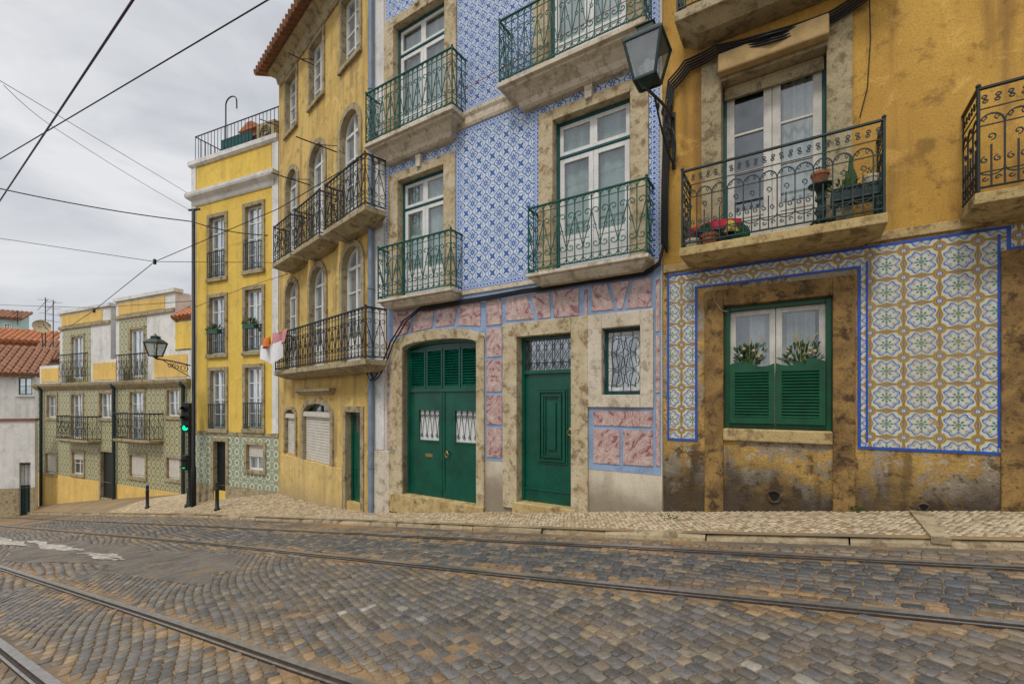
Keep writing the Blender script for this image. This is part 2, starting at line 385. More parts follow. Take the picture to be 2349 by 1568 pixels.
M['blind']=vary('roller_blind',(.62,.58,.50),.15,.6)
M['tan']=vary('awning_canvas',(.52,.36,.16),.3,.85,sc=4)
M['brass']=vary('brass',(.55,.38,.13),.3,.35,.5,1)
M['terra']=vary('terracotta',(.42,.15,.07),.35,.8)
g=G('clay_roof',.85,.2); k=g.mix(g.mr(g.noise(3,5,.6),.35,.65),(.45,.17,.07),(.30,.12,.06)); k=g.mix(g.mr(g.noise(9,4),.5,.7,0,.6),k,(.16,.09,.06)); g.col(k); M['roof']=g.m
g=G('old_clay_roof',.9,.2); k=g.mix(g.mr(g.noise(4,5,.6),.35,.65),(.29,.135,.075),(.18,.095,.06)); k=g.mix(g.mr(g.noise(11,5,.7),.52,.66,0,.7),k,(.10,.07,.05)); g.col(k); M['oldroof']=g.m
M['leaf']=vary('leaf',(.05,.115,.03),.5,.6,sc=20,bump=0); M['flower']=vary('pale_flower',(.50,.40,.25),.3,.8,sc=20,bump=0); M['straw']=vary('seed_head',(.45,.36,.12),.3,.8,bump=0)
M['cable']=vary('black_cable',(.012,.012,.014),.2,.5,bump=0); M['wire']=vary('violet_grey_wire',(.035,.02,.08),.2,.4,bump=0)
M['steel']=vary('rail_steel',(.46,.45,.44),.35,.30,.5,.8,sc=20); M['rust']=vary('rail_rust',(.055,.04,.03),.4,.8,sc=20)
M['red']=vary('red_cloth',(.42,.02,.04),.3,.85); M['gcloth']=vary('green_cloth',(.008,.07,.03),.3,.8); M['ycloth']=vary('gold_cloth',(.55,.4,.06),.3,.8)
M['orange']=vary('orange_cloth',(.75,.2,.04),.2,.9); M['pinkc']=vary('pink_cloth',(.60,.25,.27),.2,.9); M['whitec']=vary('white_cloth',(.75,.74,.74),.1,.9)
def pane(name,c,refl,tr):
    g=G(name,.04,.5); nt=g.nt
    g.col(c); g.b.inputs['Roughness'].default_value=.08
    t=g.nd('ShaderNodeBsdfTransparent'); t.inputs[0].default_value=(.85,.9,.9,1)
    gl=g.nd('ShaderNodeBsdfGlossy'); gl.inputs['Roughness'].default_value=.05; gl.inputs[0].default_value=(.9,.95,1,1)
    m1=g.nd('ShaderNodeMixShader'); m1.inputs[0].default_value=refl; nt.links.new(g.b.outputs[0],m1.inputs[1]); nt.links.new(gl.outputs[0],m1.inputs[2])
    m2=g.nd('ShaderNodeMixShader'); m2.inputs[0].default_value=tr; nt.links.new(m1.outputs[0],m2.inputs[1]); nt.links.new(t.outputs[0],m2.inputs[2])
    g.put(m1.inputs[0],g.m_('ADD',refl,g.m_('MULTIPLY',g.m_('SUBTRACT',g.noise(2.5,3),.5),.7)))
    nt.links.new(m2.outputs[0],nt.nodes['Material Output'].inputs[0]); return g.m
M['glass']=pane('window_glass',(.05,.06,.06),.5,.66); M['sheen']=pane('reflecting_glass',(.20,.24,.27),.5,0); M['dglass']=pane('dark_glass',(.05,.055,.06),.35,0); M['lglass']=pane('lantern_glass',(.3,.3,.26),.35,.6)
g=G('lit_green',.4); g.b.inputs['Emission Color'].default_value=(.0,.9,.4,1); g.b.inputs['Emission Strength'].default_value=1.6; g.col((0,.4,.15)); M['lit']=g.m
g=G('lit_green_small',.4); g.b.inputs['Emission Color'].default_value=(.0,.9,.3,1); g.b.inputs['Emission Strength'].default_value=.8; g.col((0,.3,.1)); M['lit2']=g.m
# ------------------------------------------------------------------ ground
def strip(s0,s1,n,qa,qb,nq,zf):
    mb=MB(); vs=[];fs=[]
    for i in range(n+1):
        s=s0+(s1-s0)*i/n
        for j in range(nq+1):
            a=qa(s); q=a+(qb(s)-a)*j/nq; vs.append(sqw(s,q,zf(s,q)))
    for i in range(n):
        for j in range(nq):
            a=i*(nq+1)+j; fs.append((a,a+nq+1,a+nq+2,a+1))
    return mb.add(vs,fs)
g=G('earth',.95); g.col(g.mix(g.mr(g.noise(.6,6),.4,.6),(.14,.12,.10),(.20,.17,.13))); M['earth']=g.m
mb=MB(); vs=[];fs=[]; SS=[-400,-150,-80,-60,-46,-40,-30,-20,-10,0,10,14,30,100,400]; QQ=[-300,-100,-40,-10,0,6,12,40,120,400]
for s in SS:
    for q in QQ: vs.append(sqw(s,q,zr(s)-.06))
for i in range(len(SS)-1):
    for j in range(len(QQ)-1):
        a=i*len(QQ)+j; b=a+len(QQ); fs.append((a,b,b+1,a+1))
mb.add(vs,fs); setting('ground',mb,M['earth'])
g=G('road_bed',.9,.2)
k=g.mix(g.mr(g.noise(1.1,6,.65,dist=.5),.36,.62),(.27,.17,.08),(.15,.115,.08)); k=g.mix(g.mr(g.noise(.55,5,.6),.46,.60,0,.8),k,(.10,.087,.073))
k=g.mix(g.mr(g.noise(3.5,7,.72),.54,.64,0,.6),k,(.26,.165,.08))
k=g.mix(g.mr(g.noise(60,3),.45,.7,0,.5),k,(.07,.053,.04)); g.col(k); g.bump(g.noise(45,5,.7),.6,.01); M['bed']=g.m
setting('road',strip(-46,14,60,lambda s:-6,lambda s:qk(s)+.05,10,lambda s,q:zr(s)),M['bed'])
g=G('pavement_bed',.95,.2); k=g.mix(g.mr(g.noise(1.3,6,.6),.4,.62),(.26,.18,.09),(.19,.145,.09)); g.col(k); g.bump(g.noise(60,4),.5,.008); M['pbed']=g.m
setting('pavement',strip(-46,14,80,lambda s:qk(s)+.02,lambda s:qk(s)+5.5,24,lambda s,q:zs(s,q)-.001),M['pbed'])
class ST:
    def __init__(s): s.v=[];s.f=[];s.c=[]
    def stone(s,cs,cq,a,b,ang,zf,col,h,n=8,rings=2,pw=.42,tilt=.05):
        base=len(s.v); ca,sa=math.cos(ang),math.sin(ang); tl=(R()-.5)*tilt; tm=(R()-.5)*tilt
        shp=[]
        for k in range(n):
            t=2*PI*(k+.5)/n; c,d=math.cos(t),math.sin(t); j=1+(R()-.5)*.22
            shp.append((a*j*math.copysign(abs(c)**pw,c),b*j*math.copysign(abs(d)**pw,d)))
        lv=[(1.0,-.008),(.98,h*.6),(.88,h)] if rings==2 else [(1.,-.006),(.9,h)]
        for sc,hz in lv:
            for x,y in shp:
                X=x*sc;Y=y*sc; S=cs+X*ca-Y*sa; Q=cq+X*sa+Y*ca
                s.v.append(sqw(S,Q,zf(S,Q)+hz+(X*tl+Y*tm if hz>0 else 0)))
        m=len(lv)
        for i in range(m-1):
            for k in range(n):
                l=(k+1)%n; s.f.append((base+i*n+k,base+i*n+l,base+(i+1)*n+l,base+(i+1)*n+k))
        s.f.append(tuple(base+(m-1)*n+k for k in range(n)))
        s.c+=[col]*(n*m)
    def build(s,name,mat,label,cat):
        me=mesh(name,s.v,s.f,mat,True)
        at=me.attributes.new('tone','FLOAT_COLOR','POINT'); fl=[]
        for c in s.c: fl+=[c[0],c[1],c[2],1]
        at.data.foreach_set('color',fl)
        o=bpy.data.objects.new(name,me); COL.objects.link(o); tagit(o,label,cat,None,'stuff'); return o
def stonemat(name,rough,spec,sandy):
    g=G(name,rough,spec); a=g.nd('ShaderNodeAttribute'); a.attribute_name='tone'; k=a.outputs['Color']
    n=g.noise(24,6,.7); k=g.mix(g.mr(n,.4,.7,0,.55),k,(.045,.04,.036) if not sandy else (.26,.18,.10))
    k=g.mix(g.mr(g.noise(.9,6,.65,dist=.5),.53,.70,0,.45),k,(.24,.155,.075) if not sandy else (.30,.21,.11))
    k=g.mix(g.mr(g.noise(90,3),.55,.72,0,.4),k,(.32,.28,.23))
    g.put(g.b.inputs['Roughness'],g.mr(g.noise(2.2,3),.35,.7,rough-.22,rough+.15)); g.col(k); g.bump(g.m_('ADD',n,g.m_('MULTIPLY',g.noise(110,3),.5)),.6,.007); return g.m
M['cob']=stonemat('basalt_cobble',.5,.45,False); M['calc']=stonemat('limestone_sett',.8,.25,True)
pc=[sq(*hit(1010,1465)[:2]),sq(*hit(360,1290)[:2]),sq(*hit(150,1262)[:2]),sq(*hit(620,1385)[:2])]
PATCH=[(pc[0],.46,.24,1),(pc[1],2.4,.5,0),(pc[2],3.5,.6,0),(pc[3],.7,.22,1)]
def inpatch(s,q):
    for (a,b),ra,rb,w in PATCH:
        th=math.atan2((q-b)/rb,(s-a)/ra); rr=1+.18*math.sin(3*th+a)+.1*math.sin(7*th)
        if ((s-a)/ra)**2+((q-b)/rb)**2<rr*rr: return 2 if w else 1
    return 0
wp=[sq(*hit(1620,1520)[:2]),sq(*hit(880,1410)[:2])]
rd=ST()
def cobrow(s0,s1,ql,qh,ang,pw_,ph_,tone,cv=.22,cf=.7):
    ca,sa=math.cos(ang),math.sin(ang)
    cs,cq=(s0+s1)/2,(ql+qh)/2; ext=abs(s1-s0)/2+3
    nj=int(ext*2/ph_)
    for j in range(-nj//2,nj//2):
        x=-ext+R()*pw_
        while x<ext:
            w=pw_*(.7+.55*R()); X=x+w/2; x+=w
            Y=j*ph_+.03*math.sin(X*2.3+j*.05)+cv*math.sin(X*cf+1)
            sl=math.atan(cv*cf*math.cos(X*cf+1))
            S=cs+X*ca-Y*sa; Q=cq+X*sa+Y*ca
            if not(s0<S<s1 and ql<Q<min(qh,qk(S)-.10)): continue
            if any(abs(Q-kn(r,S))<.07+ph_*.3 for r in RAILS): continue
            ip=inpatch(S,Q)
            if ip==1 or (ip==2 and R()<.25): continue
            far=S<-9
            t=tone(S,Q); v=.6+.75*R(); hu=R()
            c=(t[0]*v*(1+.14*(hu-.5)),t[1]*v,t[2]*v*(1-.22*(hu-.5)))
            rd.stone(S,Q,w*.485,ph_*.478,ang+sl+(R()-.5)*.10,lambda a,b:zr(a),c,(.007+.005*R()) if not ip else .004+.003*R(),8 if not far else 6,2 if not far else 1,.40,.05)
def tone(S,Q):
    r1,r2=kn(RAILS[0],S),kn(RAILS[1],S)
    rn_=min(abs(Q-kn(r,S)) for r in RAILS)
    if rn_<.24 and R()<.55: return (.22,.145,.075)
    if r2<Q<r1: return (.072,.073,.074) if R()<.75 else (.16,.13,.095)
    for a,b in wp:
        if ((S-a)/.5)**2+((Q-b)/.16)**2<1 and R()<.15: return (.32,.29,.24)
    if Q>r1: return (.16,.13,.095)
    return (.108,.097,.085) if R()<.7 else (.165,.135,.098)
cobrow(-9,4.2,.1,3.6,-.5,.105,.08,tone)
cobrow(-9,4.2,3.6,5.2,-.12,.11,.08,tone,.08)
cobrow(-24,-9,.3,6.2,-.2,.14,.11,tone,.1)
rd.build('cobblestones',M['cob'],'worn grey basalt cobblestones paving the tram street','cobblestones')
sw=ST()
s=-22.
while s<4.2:
    q=qk(s)+.16; near_=s>-9; st=.058 if near_ else .085
    q1=6.3 if s>-7.6 else 6.3+(-7.6-s)*.34+.3
    q1=min(q1,9.5)
    while q<q1:
        v=.74+.45*R(); c=(.50*v,.41*v,.275*v) if R()<.80 else (.32*v,.235*v,.14*v)
        a=st*.46*(.85+.3*R())
        sw.stone(s+(R()-.5)*.02+(.5*st if int(q/st)%2 else 0),q+(R()-.5)*.010,a,a*(.8+.25*R()),(R()-.5)*.5+.6,zs,c,.0025+.0035*R(),6 if near_ else 5,1,.6,.04)
        q+=st
    s+=st
sw.build('pavement_setts',M['calc'],'small pale limestone setts of the narrow pavement','setts')
mb=MB(); s=-44.
while s<13:
    L=.55+R()*.7
    vs=[]; zj=(R()-.75)*.026; qj=(R()-.5)*.03
    nsec=4
    for i in range(nsec+1):
        ss=s+(L-.014)*i/nsec; qq=qk(ss)+qj; b=zr(ss); e=.012 if i in(0,nsec) else 0; t=zs(ss,qq)+.003+zj-e+(R()-.5)*.008
        vs+=[sqw(ss,qq-.012+R()*.012,b-.05),sqw(ss,qq+.006+R()*.014,t-.035),sqw(ss,qq+.04,t),sqw(ss,qq+.14,t),sqw(ss,qq+.14,b-.05)]
    fs=[]
    for i in range(nsec):
        for j in range(4): a=i*5+j; fs.append((a,a+1,a+6,a+5))
    k=nsec*5; fs+=[(4,3,2,1,0),(k,k+1,k+2,k+3,k+4)]
    mb.add(vs,fs); s+=L
setting('kerb',mb,M['kerb'])
g=G('old_asphalt',.9,.2); k=g.mix(g.mr(g.noise(2,7,.7),.38,.62),(.165,.145,.12),(.10,.092,.08)); k=g.mix(g.mr(g.noise(3.3,7,.72,dist=.5),.52,.64,0,.75),k,(.25,.17,.09)); k=g.mix(g.mr(g.vor(55),.1,.5,.6,0),k,(.06,.052,.045)); k=g.mix(g.mr(g.noise(18,6,.7),.56,.66,0,.6),k,(.29,.26,.22)); g.col(k); g.bump(g.noise(60,6,.75),.9,.015); M['asph']=g.m
for i,((a,b),ra,rb,w_) in enumerate(PATCH):
    if w_: continue
    pts=[]
    for kk in range(64):
        th=2*PI*kk/64; rr=(1+.18*math.sin(3*th+a)+.1*math.sin(7*th))*(1.0+.08*R()); pts.append((a+ra*rr*math.cos(th),b+rb*rr*math.sin(th)))
    m=MB(); vs=[sqw(a,b,zr(a)+.012+.002*i)]+[sqw(x,y,zr(x)+.007+.002*i) for x,y in pts]
    m.add(vs,[(0,1+kk,1+(kk+1)%64) for kk in range(64)]); setting('asphalt_patch',m,M['asph'],True)
g=G('worn_road_paint',.8,.2); k=g.mix(g.mr(g.noise(9,7,.75),.40,.60),(.46,.43,.38),(.18,.15,.12)); g.col(k); M['paint']=g.m
for quad in ([(-40,1228),(35,1240),(75,1255),(0,1250)],[(60,1240),(150,1252),(200,1264),(110,1263)],[(185,1268),(275,1273),(290,1286),(210,1282)]):
    cor=[Vector(hit(x,y)[:2]) for x,y in quad]; pts=[]
    for a,b in zip(cor,cor[1:]+cor[:1]):
        for i in range(9): p=a.lerp(b,i/9)+Vector((R()-.5,R()-.5))*.12; pts.append(p)
    vs=[]
    for p in pts: s_,_q=sq(p.x,p.y); vs.append((p.x,p.y,zr(s_)+.022))
    setting('road_marking',MB().add(vs[::-1],[tuple(range(len(vs)))]),M['paint'])
rn=['far outer rail beside the kerb','rail running across the middle of the street, second from the kerb','third rail from the kerb, cutting the bottom left foreground','nearest tram rail, in the bottom left corner']
for ri,kk in enumerate(RAILS):
    prof=[(-.045,-.02),(-.045,.014),(-.04,.019),(.018,.019),(.022,.004),(.045,.003),(.05,.016),(.068,.016),(.07,-.02)]
    n=140; sl=[-45+59*i/n for i in range(n+1)]
    vs=[];fs=[];m=len(prof)
    for s_ in sl:
        q0=(kn(kk,s_-.7)+kn(kk,s_)+kn(kk,s_+.7))/3
        for dq,dz in prof: vs.append(sqw(s_,q0-dq,zr(s_)+dz))
    for i in range(n):
        for j in range(m-1):
            a=i*m+j; fs.append((a,a+1,a+m+1,a+m))
    me=mesh('tram_rail',vs,fs,M['steel']); me.materials.append(M['rust'])
    for p in me.polygons:
        if p.index%(m-1) in (0,3,4,5,7): p.material_index=1
    o=bpy.data.objects.new('tram_rail',me); COL.objects.link(o); tagit(o,'grooved steel '+rn[ri],'rail','tram rails in the street')
# ------------------------------------------------------------------ generic parts
def spiral(c,r,a0,turns,d=1,n=9):
    return [(c[0]+r*(1-.8*i/n)*math.cos(a0+d*2*PI*turns*i/n),c[1]+r*(1-.8*i/n)*math.sin(a0+d*2*PI*turns*i/n)) for i in range(n+1)]
def railrun(mb,A,B,z0,z1,style,w):
    A=Vector(A);B=Vector(B);L=(B-A).length
    if L<.02: return
    d=(B-A)/L; n=max(1,round(L/w)); w=L/n
    P=lambda t,z:(A.x+d.x*t,A.y+d.y*t,z)
    r=.0085 if style in('curl','acurl') else .0085
    for i in range(n+1):
        if style=='gothic' and 0<i<n: mb.tube([P(i*w,z0),P(i*w,z0+(z1-z0)*(.42 if i%2 else .62))],r,4)
        else: mb.tube([P(i*w,z0),P(i*w,z1)],r if style!='bars' else .009,4)
    H=z1-z0
    if style=='bars': return
    for i in range(n):
        t0=i*w;tc=t0+w/2; mr_=1 if i%2 else -1; q=w*.46
        if style in('curl','acurl'):
            up=z0+H*.72; lo=z0+H*.24
            s1=spiral((0,up),q,0,.95,1)[::-1]; s2=spiral((0,lo),q,PI,.95,1)
            mb.tube([P(tc+mr_*a,b) for a,b in s1+s2],r*.85,4)
            mb.tube([P(t0+w*.5*(1-math.cos(PI*j/6)),z1-.10+.09*math.sin(PI*j/6)) for j in range(7)],r*.8,4)
            mb.tube([P(t0+w*.5*(1-math.cos(PI*j/6)),z0+.10-.09*math.sin(PI*j/6)) for j in range(7)],r*.8,4)
            mb.tube([P(tc+mr_*a,b) for a,b in spiral((q*.1,z0+H*.5),q*.7,-PI/2,.8,1)],r*.7,4)
        elif style=='gothic':
            if i%2==0 and i+2<=n:
                c=t0+w; h0=z0+H*.62
                mb.tube([P(c-w*math.cos(PI*j/10),h0+w*1.15*math.sin(PI*j/10)) for j in range(11)],r,4)
                mb.tube([P(c-w*.98*math.cos(PI*j/8),z0+H*.18-w*.7*math.sin(PI*j/8)) for j in range(9)],r*.8,4)
                mb.tube([P(c+a,b) for a,b in spiral((0,z0+H*.50),w*.42,-PI/2,1.1,1)],r*.8,4)
                for sg in (-1,1): mb.tube([P(c+sg*(w*.5+a),b) for a,b in spiral((0,z0+H*.27),w*.36,PI/2,1.1,sg)],r*.8,4)
                for sg in (-1,1): mb.tube([P(c+sg*(w*.5+a),b) for a,b in spiral((0,z0+H*.69),w*.30,-PI/2,1.1,-sg)],r*.7,4)
            up=z0+H*.885
            s1=spiral((0,up+q*.45),q*.55,0,.95,1)[::-1]; s2=spiral((0,up-q*.45),q*.55,PI,.95,1)
            mb.tube([P(tc+mr_*a,b) for a,b in s1+s2],r*.8,4)
            mb.tube([P(tc+a,b) for a,b in spiral((0,z0+H*.08),q*.6,0,.95,mr_)],r*.8,4)
    if style=='gothic':
        for f in (.62,.79,.15): mb.tube([P(0,z0+H*f),P(L,z0+H*f)],r*.8,4)
    if style in('curl','acurl'):
        for f in (.10,.90): mb.tube([P(0,z0+H*f),P(L,z0+H*f)],r*.8,4)
def balcony(h,s0,s1,zt,p,rh,ms,mr_,th=.12,style='curl',w=.13,y=0,hr=.018,steps=None,label=None,inset=.03):
    if steps is None: steps=[(p*.75,-th),(p*.82,-th*.7),(p*.95,-th*.6),(p,-th*.45),(p,0)]
    sl=MB().mould(s0,s1,[(o,zt+z) for o,z in steps],y)
    b=h.add('balcony',sl,ms,bevel=.008,label=label)
    a,c,f=s0+inset,s1-inset,y-p+inset
    r=MB(); z0=zt+.05;z1=zt+rh
    railrun(r,(a,f),(c,f),z0,z1,style,w); railrun(r,(a,y),(a,f),z0,z1,style,w); railrun(r,(c,f),(c,y),z0,z1,style,w)
    h.add('railing',r,mr_,b)
    for nm,zz,rr in (('handrail',z1,hr),('bottom_rail',z0,hr*.6)):
        t=MB().tube([(a,y,zz),(a,f,zz),(a+.001,f,zz),(c-.001,f,zz),(c,f,zz),(c,y,zz)],rr,6); h.add(nm,t,mr_,b)
    for xx in (a,c):
        k=MB(); k.tube([(xx,f,zt-.02),(xx,f,z1+.01)],.014,6); k.lathe((xx,f,z1+.01),[(.012,0),(.02,.012),(.02,.025),(.004,.04)],8); h.add('corner_post',k,mr_,b)
    return b
def curtain(s0,s1,z0,z1,y,n=26,am=.014):
    mb=MB(); ph=R()*6; vs=[]
    for j in (0,1):
        for i in range(n+1): vs.append((s0+(s1-s0)*i/n,y+am*math.sin(i*1.35+ph)+am*.6*math.sin(i*.6),(z0,z1)[j]))
    return mb.add(vs,[(i,i+1,n+2+i,n+1+i) for i in range(n)])
def surround(h,parent,s0,s1,z0,z1,w,m,y=-.035,d=.2,sill=False,wt=None,name='surround'):
    mb=MB(); wt=wt or w
    mb.box(s0-w,s0,y,d,z0,z1+wt); mb.box(s1,s1+w,y,d,z0,z1+wt); mb.box(s0,s1,y-.002,d,z1,z1+wt)
    if sill: mb.box(s0-w*1.1,s1+w*1.1,y-.03,d,z0-w,z0-.001)
    return h.add(name,mb,m,parent,bevel=.008)
def fwin(h,s0,s1,z0,z1,y,mo,mi,tr=.2,panel=.28,rows=1,mp=None,cur=None,fw=.06,leaves=2,sw=.06,label=None,bottom=False):
    mp=mp or M['glass']
    f=MB().frame(s0,s1,z0,z1,fw,y,y+.09,bottom)
    a,b=s0+fw,s1-fw; zt=z1-fw; zb=z0+(fw if bottom else 0); z2=zt
    if tr>0:
        z2=zt-(zt-zb)*tr; f.box(a,b,y+.002,y+.085,z2-fw*.8,z2)
    root=h.add('window',f,mo,bevel=.006,label=label)
    if tr>0:
        t=MB(); lw=(b-a)/leaves
        for i in range(leaves): t.frame(a+i*lw,a+(i+1)*lw,z2,zt,sw*.8,y+.02,y+.06)
        h.add('transom',t,mi,root,bevel=.004)
        h.add('pane',MB().quad((a,y+.04,z2),(b,y+.04,z2),(b,y+.04,zt),(a,y+.04,zt)),mp,root)
        z2-=fw*.8
    lw=(b-a)/leaves
    for i in range(leaves):
        c,d=a+i*lw+.002,a+(i+1)*lw-.002
        m=MB().frame(c,d,zb+.01,z2-.004,sw,y+.018,y+.065)
        zp=zb+.01+sw
        if panel>0:
            zp=zb+(z2-zb)*panel; m.box(c+sw,d-sw,y+.03,y+.06,zb+.01+sw,zp-sw); m.box(c+sw,d-sw,y+.021,y+.062,zp-sw,zp)
            m.box(c+sw+.05,d-sw-.05,y+.02,y+.05,zb+sw+.07,zp-sw-.05)
        for r in range(1,rows):
            zz=zp+(z2-sw-zp)*r/rows; m.box(c+sw,d-sw,y+.024,y+.058,zz-.014,zz+.014)
        h.add('sash',m,mi,root,bevel=.004)
        h.add('pane',MB().quad((c+sw,y+.045,zp),(d-sw,y+.045,zp),(d-sw,y+.045,z2-sw),(c+sw,y+.045,z2-sw)),mp,root)
    if cur: h.add('curtain',curtain(a,b,zb,zt,y+.13),cur,root)
    return root
def swin(h,r,y,mf,mp,ms=None,w=.12,rows=3,rail=None,sill=True,cols=2,blind=0,label=None,d=.18):
    s0,s1,z0,z1=r
    m=MB().frame(s0,s1,z0,z1,.05,y,y+.06); iw=(s1-s0-.1)
    for i in range(1,cols): x=s0+.05+iw*i/cols; m.box(x-.03,x+.03,y+.003,y+.055,z0+.05,z1-.05)
    for i in range(1,rows): z=z0+(z1-z0)*i/rows; m.box(s0+.05,s1-.05,y+.006,y+.05,z-.015,z+.015)
    root=h.add('window',m,mf,label=label)
    h.add('pane',MB().quad((s0+.04,y+.03,z0+.04),(s1-.04,y+.03,z0+.04),(s1-.04,y+.03,z1-.04),(s0+.04,y+.03,z1-.04)),mp,root)
    if ms: surround(h,root,s0,s1,z0,z1,w,ms,-.04,d,sill)
    if blind:
        b=MB(); n=int((z1-z0)*blind/.06)+1
        for i in range(n): b.box(s0+.02,s1-.02,y-.03,y-.008,z1-.06*(i+1)+.005,z1-.06*i)
        h.add('roller_blind',b,M['blind'],root)
    if rail:
        b=MB(); zh=z0+(z1-z0)*.42; railrun(b,(s0-.02,-.07),(s1+.02,-.07),z0+.04,zh,'bars',.1)
        for z in (z0+.04,zh): b.tube([(s0-.03,-.07,z),(s1+.03,-.07,z)],.016,5)
        for x in (s0-.02,s1+.02):
            for z in (z0+.04,zh): b.tube([(x,-.07,z),(x,.0,z)],.01,4)
        for i in range(5): x=s0+(s1-s0)*(i+.5)/5; b.tube([(x+.05*math.cos(q),-.07,z0+.12+.05*math.sin(q)) for q in [k*PI/4 for k in range(8)]],.007,4,True)
        h.add('railing',b,rail,root)
    return root
def ex(r,d=.02): return (r[0]-d,r[1]+d,r[2]-d,r[3]+d)
def knob(h,x,y,z,m,parent,name='knob'):
    k=MB(); k.tube([(x,y,z),(x,y-.03,z),(x,y-.045,z),(x,y-.06,z)],[.016,.016,.032,.014],8); k.tube([(x+.038*math.cos(a),y-.05,z-.05+.045*math.sin(a)) for a in [i*PI/5 for i in range(10)]],.010,5,True)
    return h.add(name,k,m,parent,smooth=True)
# ================================================================== BLUE TILED HOUSE
bx0,bx1=P1.x(848),P1.x(1519.5)
zt=10.8
BH=T('townhouse','blue and white tiled townhouse with green balconies and two green street doors','house',P1,(bx1,0,zs(bx1,6.2)))
h=BH
ZSTR=P1.z(1150,262); ZLB=P1.z(1130,655)
oLL=list(P1.rect(915,1020,398,670)); oLR=list(P1.rect(1270,1447,246,600))
zsl=P1.z(1350,603,.34); oLL[2]=zsl; oLR[2]=zsl
zsu=P1.z(945,283,.38)
dz=zsu-zsl
oUL=list(P1.rect(905,1022,0,10)); oUL[2]=zsu; oUL[3]=oLL[3]+dz+.02
oUR=list(P1.rect(1258,1440,0,10)); oUR[2]=zsu; oUR[3]=oLR[3]+dz
gar=P1.rect(925,1095,778,1147); gr_=.12; dr=P1.rect(1188,1312,768,1160); sm=P1.rect(1382,1470,750,905)
holes=[ex(o) for o in (oLL,oLR,oUL,oUR)]+[(gar[0],gar[1],gar[2]-.05,gar[3],gr_),ex(dr),ex(sm)]
zb=zs(bx0,6.2)-.6
m=MB().wall(bx0,bx1,zb,zt,holes,0,.3); m.body(bx0,bx1,zb,zt,9); h.add('wall',m,M['cream'])
BS=.1
def tilepanel(name,x0,x1,z0,z1,hl,m,bm=None,y=-.005):
    h.add(name,MB().wall(x0,x1,z0,z1,hl,y,.004,False),m)
    if bm:
        b=MB()
        b.box(x0,x1,y-.004,y+.004,z1-BS,z1); b.box(x0,x1,y-.004,y+.004,z0,z0+BS)
        b.box(x0,x0+BS,y-.004,y+.004,z0+BS,z1-BS); b.box(x1-BS,x1,y-.004,y+.004,z0+BS,z1-BS); h.add('tile_border',b,bm)
xa,xc,xd=P1.x(886),P1.x(1046),P1.x(1237); xf=P1.x(1513)
wL=oLL[0]-P1.x(893); wR=oLR[0]-P1.x(1237)
out=[(o[0]-w,o[1]+w,o[2]-.1,o[3]+.17) for o,w in ((oLL,wL),(oLR,wR),(oUL,wL),(oUR,wR))]
tilepanel('tile_panel',xa,xf,ZLB,ZSTR,out[:2],M['bluetile'],M['chq'])
tilepanel('tile_panel',xa,xf,ZSTR+.26,zt-.4,out[2:],M['bluetile2'],M['chq'])
for xx in (xc+.0,xd-BS): h.add('tile_border',MB().box(xx,xx+BS,-.0085,-.001,ZLB+BS,ZSTR-BS),M['chq'])
m=MB().mould(bx0+.05,bx1-.01,[(.03,ZSTR),(.05,ZSTR+.05),(.05,ZSTR+.15),(.075,ZSTR+.2),(.075,ZSTR+.26)]); h.add('string_course',m,M['limew'],bevel=.006)
h.add('cornice',MB().mould(bx0,bx1-.01,[(.05,zt-.4),(.1,zt-.3),(.28,zt-.1),(.3,zt)]),M['limew'])
h.add('roof',MB().add([(bx0,-.4,zt+.004),(bx1,-.4,zt+.004),(bx1,4.5,zt+1.8),(bx0,4.5,zt+1.8),(bx0,9,zt+.004),(bx1,9,zt+.004)],[(0,1,2,3),(3,2,5,4),(0,3,4),(1,5,2)]),M['roof'])
for i,(o,w,cu) in enumerate(((oLL,wL,M['curtg']),(oLR,wR,M['curtg']),(oUL,wL,M['curtain']),(oUR,wR,M['curtain']))):
    r=fwin(h,o[0],o[1],o[2],o[3],.10,M['teal'],M['wpaint'],.2,.34,1,None,cu,.05,2,.075,label=['tall window behind the lower left green balcony','tall window behind the lower right green balcony','tall window behind the upper left green balcony','tall window behind the upper right green balcony'][i])
    surround(h,r,o[0],o[1],o[2]-.1,o[3],w,M['lime'],-.04,.26,wt=.17)
    k=MB(); c=(o[0]+o[1])/2; k.prism([(c-.05,o[3]+.10),(c+.05,o[3]+.10),(c+.07,o[3]+.33),(c-.07,o[3]+.33)],-.09,0); h.add('keystone',k,M['limew'],r,bevel=.01)
ls=[(.20,-.17),(.26,-.11),(.28,-.09),(.28,-.06),(.34,-.05),(.34,0)]
us=[(.10,-.36),(.14,-.33),(.16,-.25),(.26,-.14),(.34,-.11),(.34,-.08),(.40,-.07),(.40,0)]
balcony(h,P1.x(866,.3),P1.x(1038,.3),zsl,.34,.99,M['limew'],M['grail'],steps=ls,w=.125,label='lower left balcony with green scrolled railing')
balcony(h,P1.x(1209,.3),P1.x(1489,.3),zsl,.34,.99,M['limew'],M['grail'],steps=ls,w=.125,label='lower right balcony with green scrolled railing')
balcony(h,P1.x(838,.36),P1.x(1041,.36),zsu,.40,.98,M['limew'],M['grail'],steps=us,w=.115,label='upper left balcony on deep moulded slab')
balcony(h,P1.x(1143,.36),P1.x(1482,.36),zsu,.40,.98,M['limew'],M['grail'],steps=us,w=.115,label='upper right balcony on deep moulded slab')
px0=P1.x(882); m=MB().box(bx0+.02,px0,-.02,.05,P1.z(868,1030),zt-.5); h.add('pilaster',m,M['white'])
m=MB().box(bx0+.03,P1.x(897),-.05,.05,zb,P1.z(872,1032)); h.add('plinth',m,M['limew'],bevel=.01)
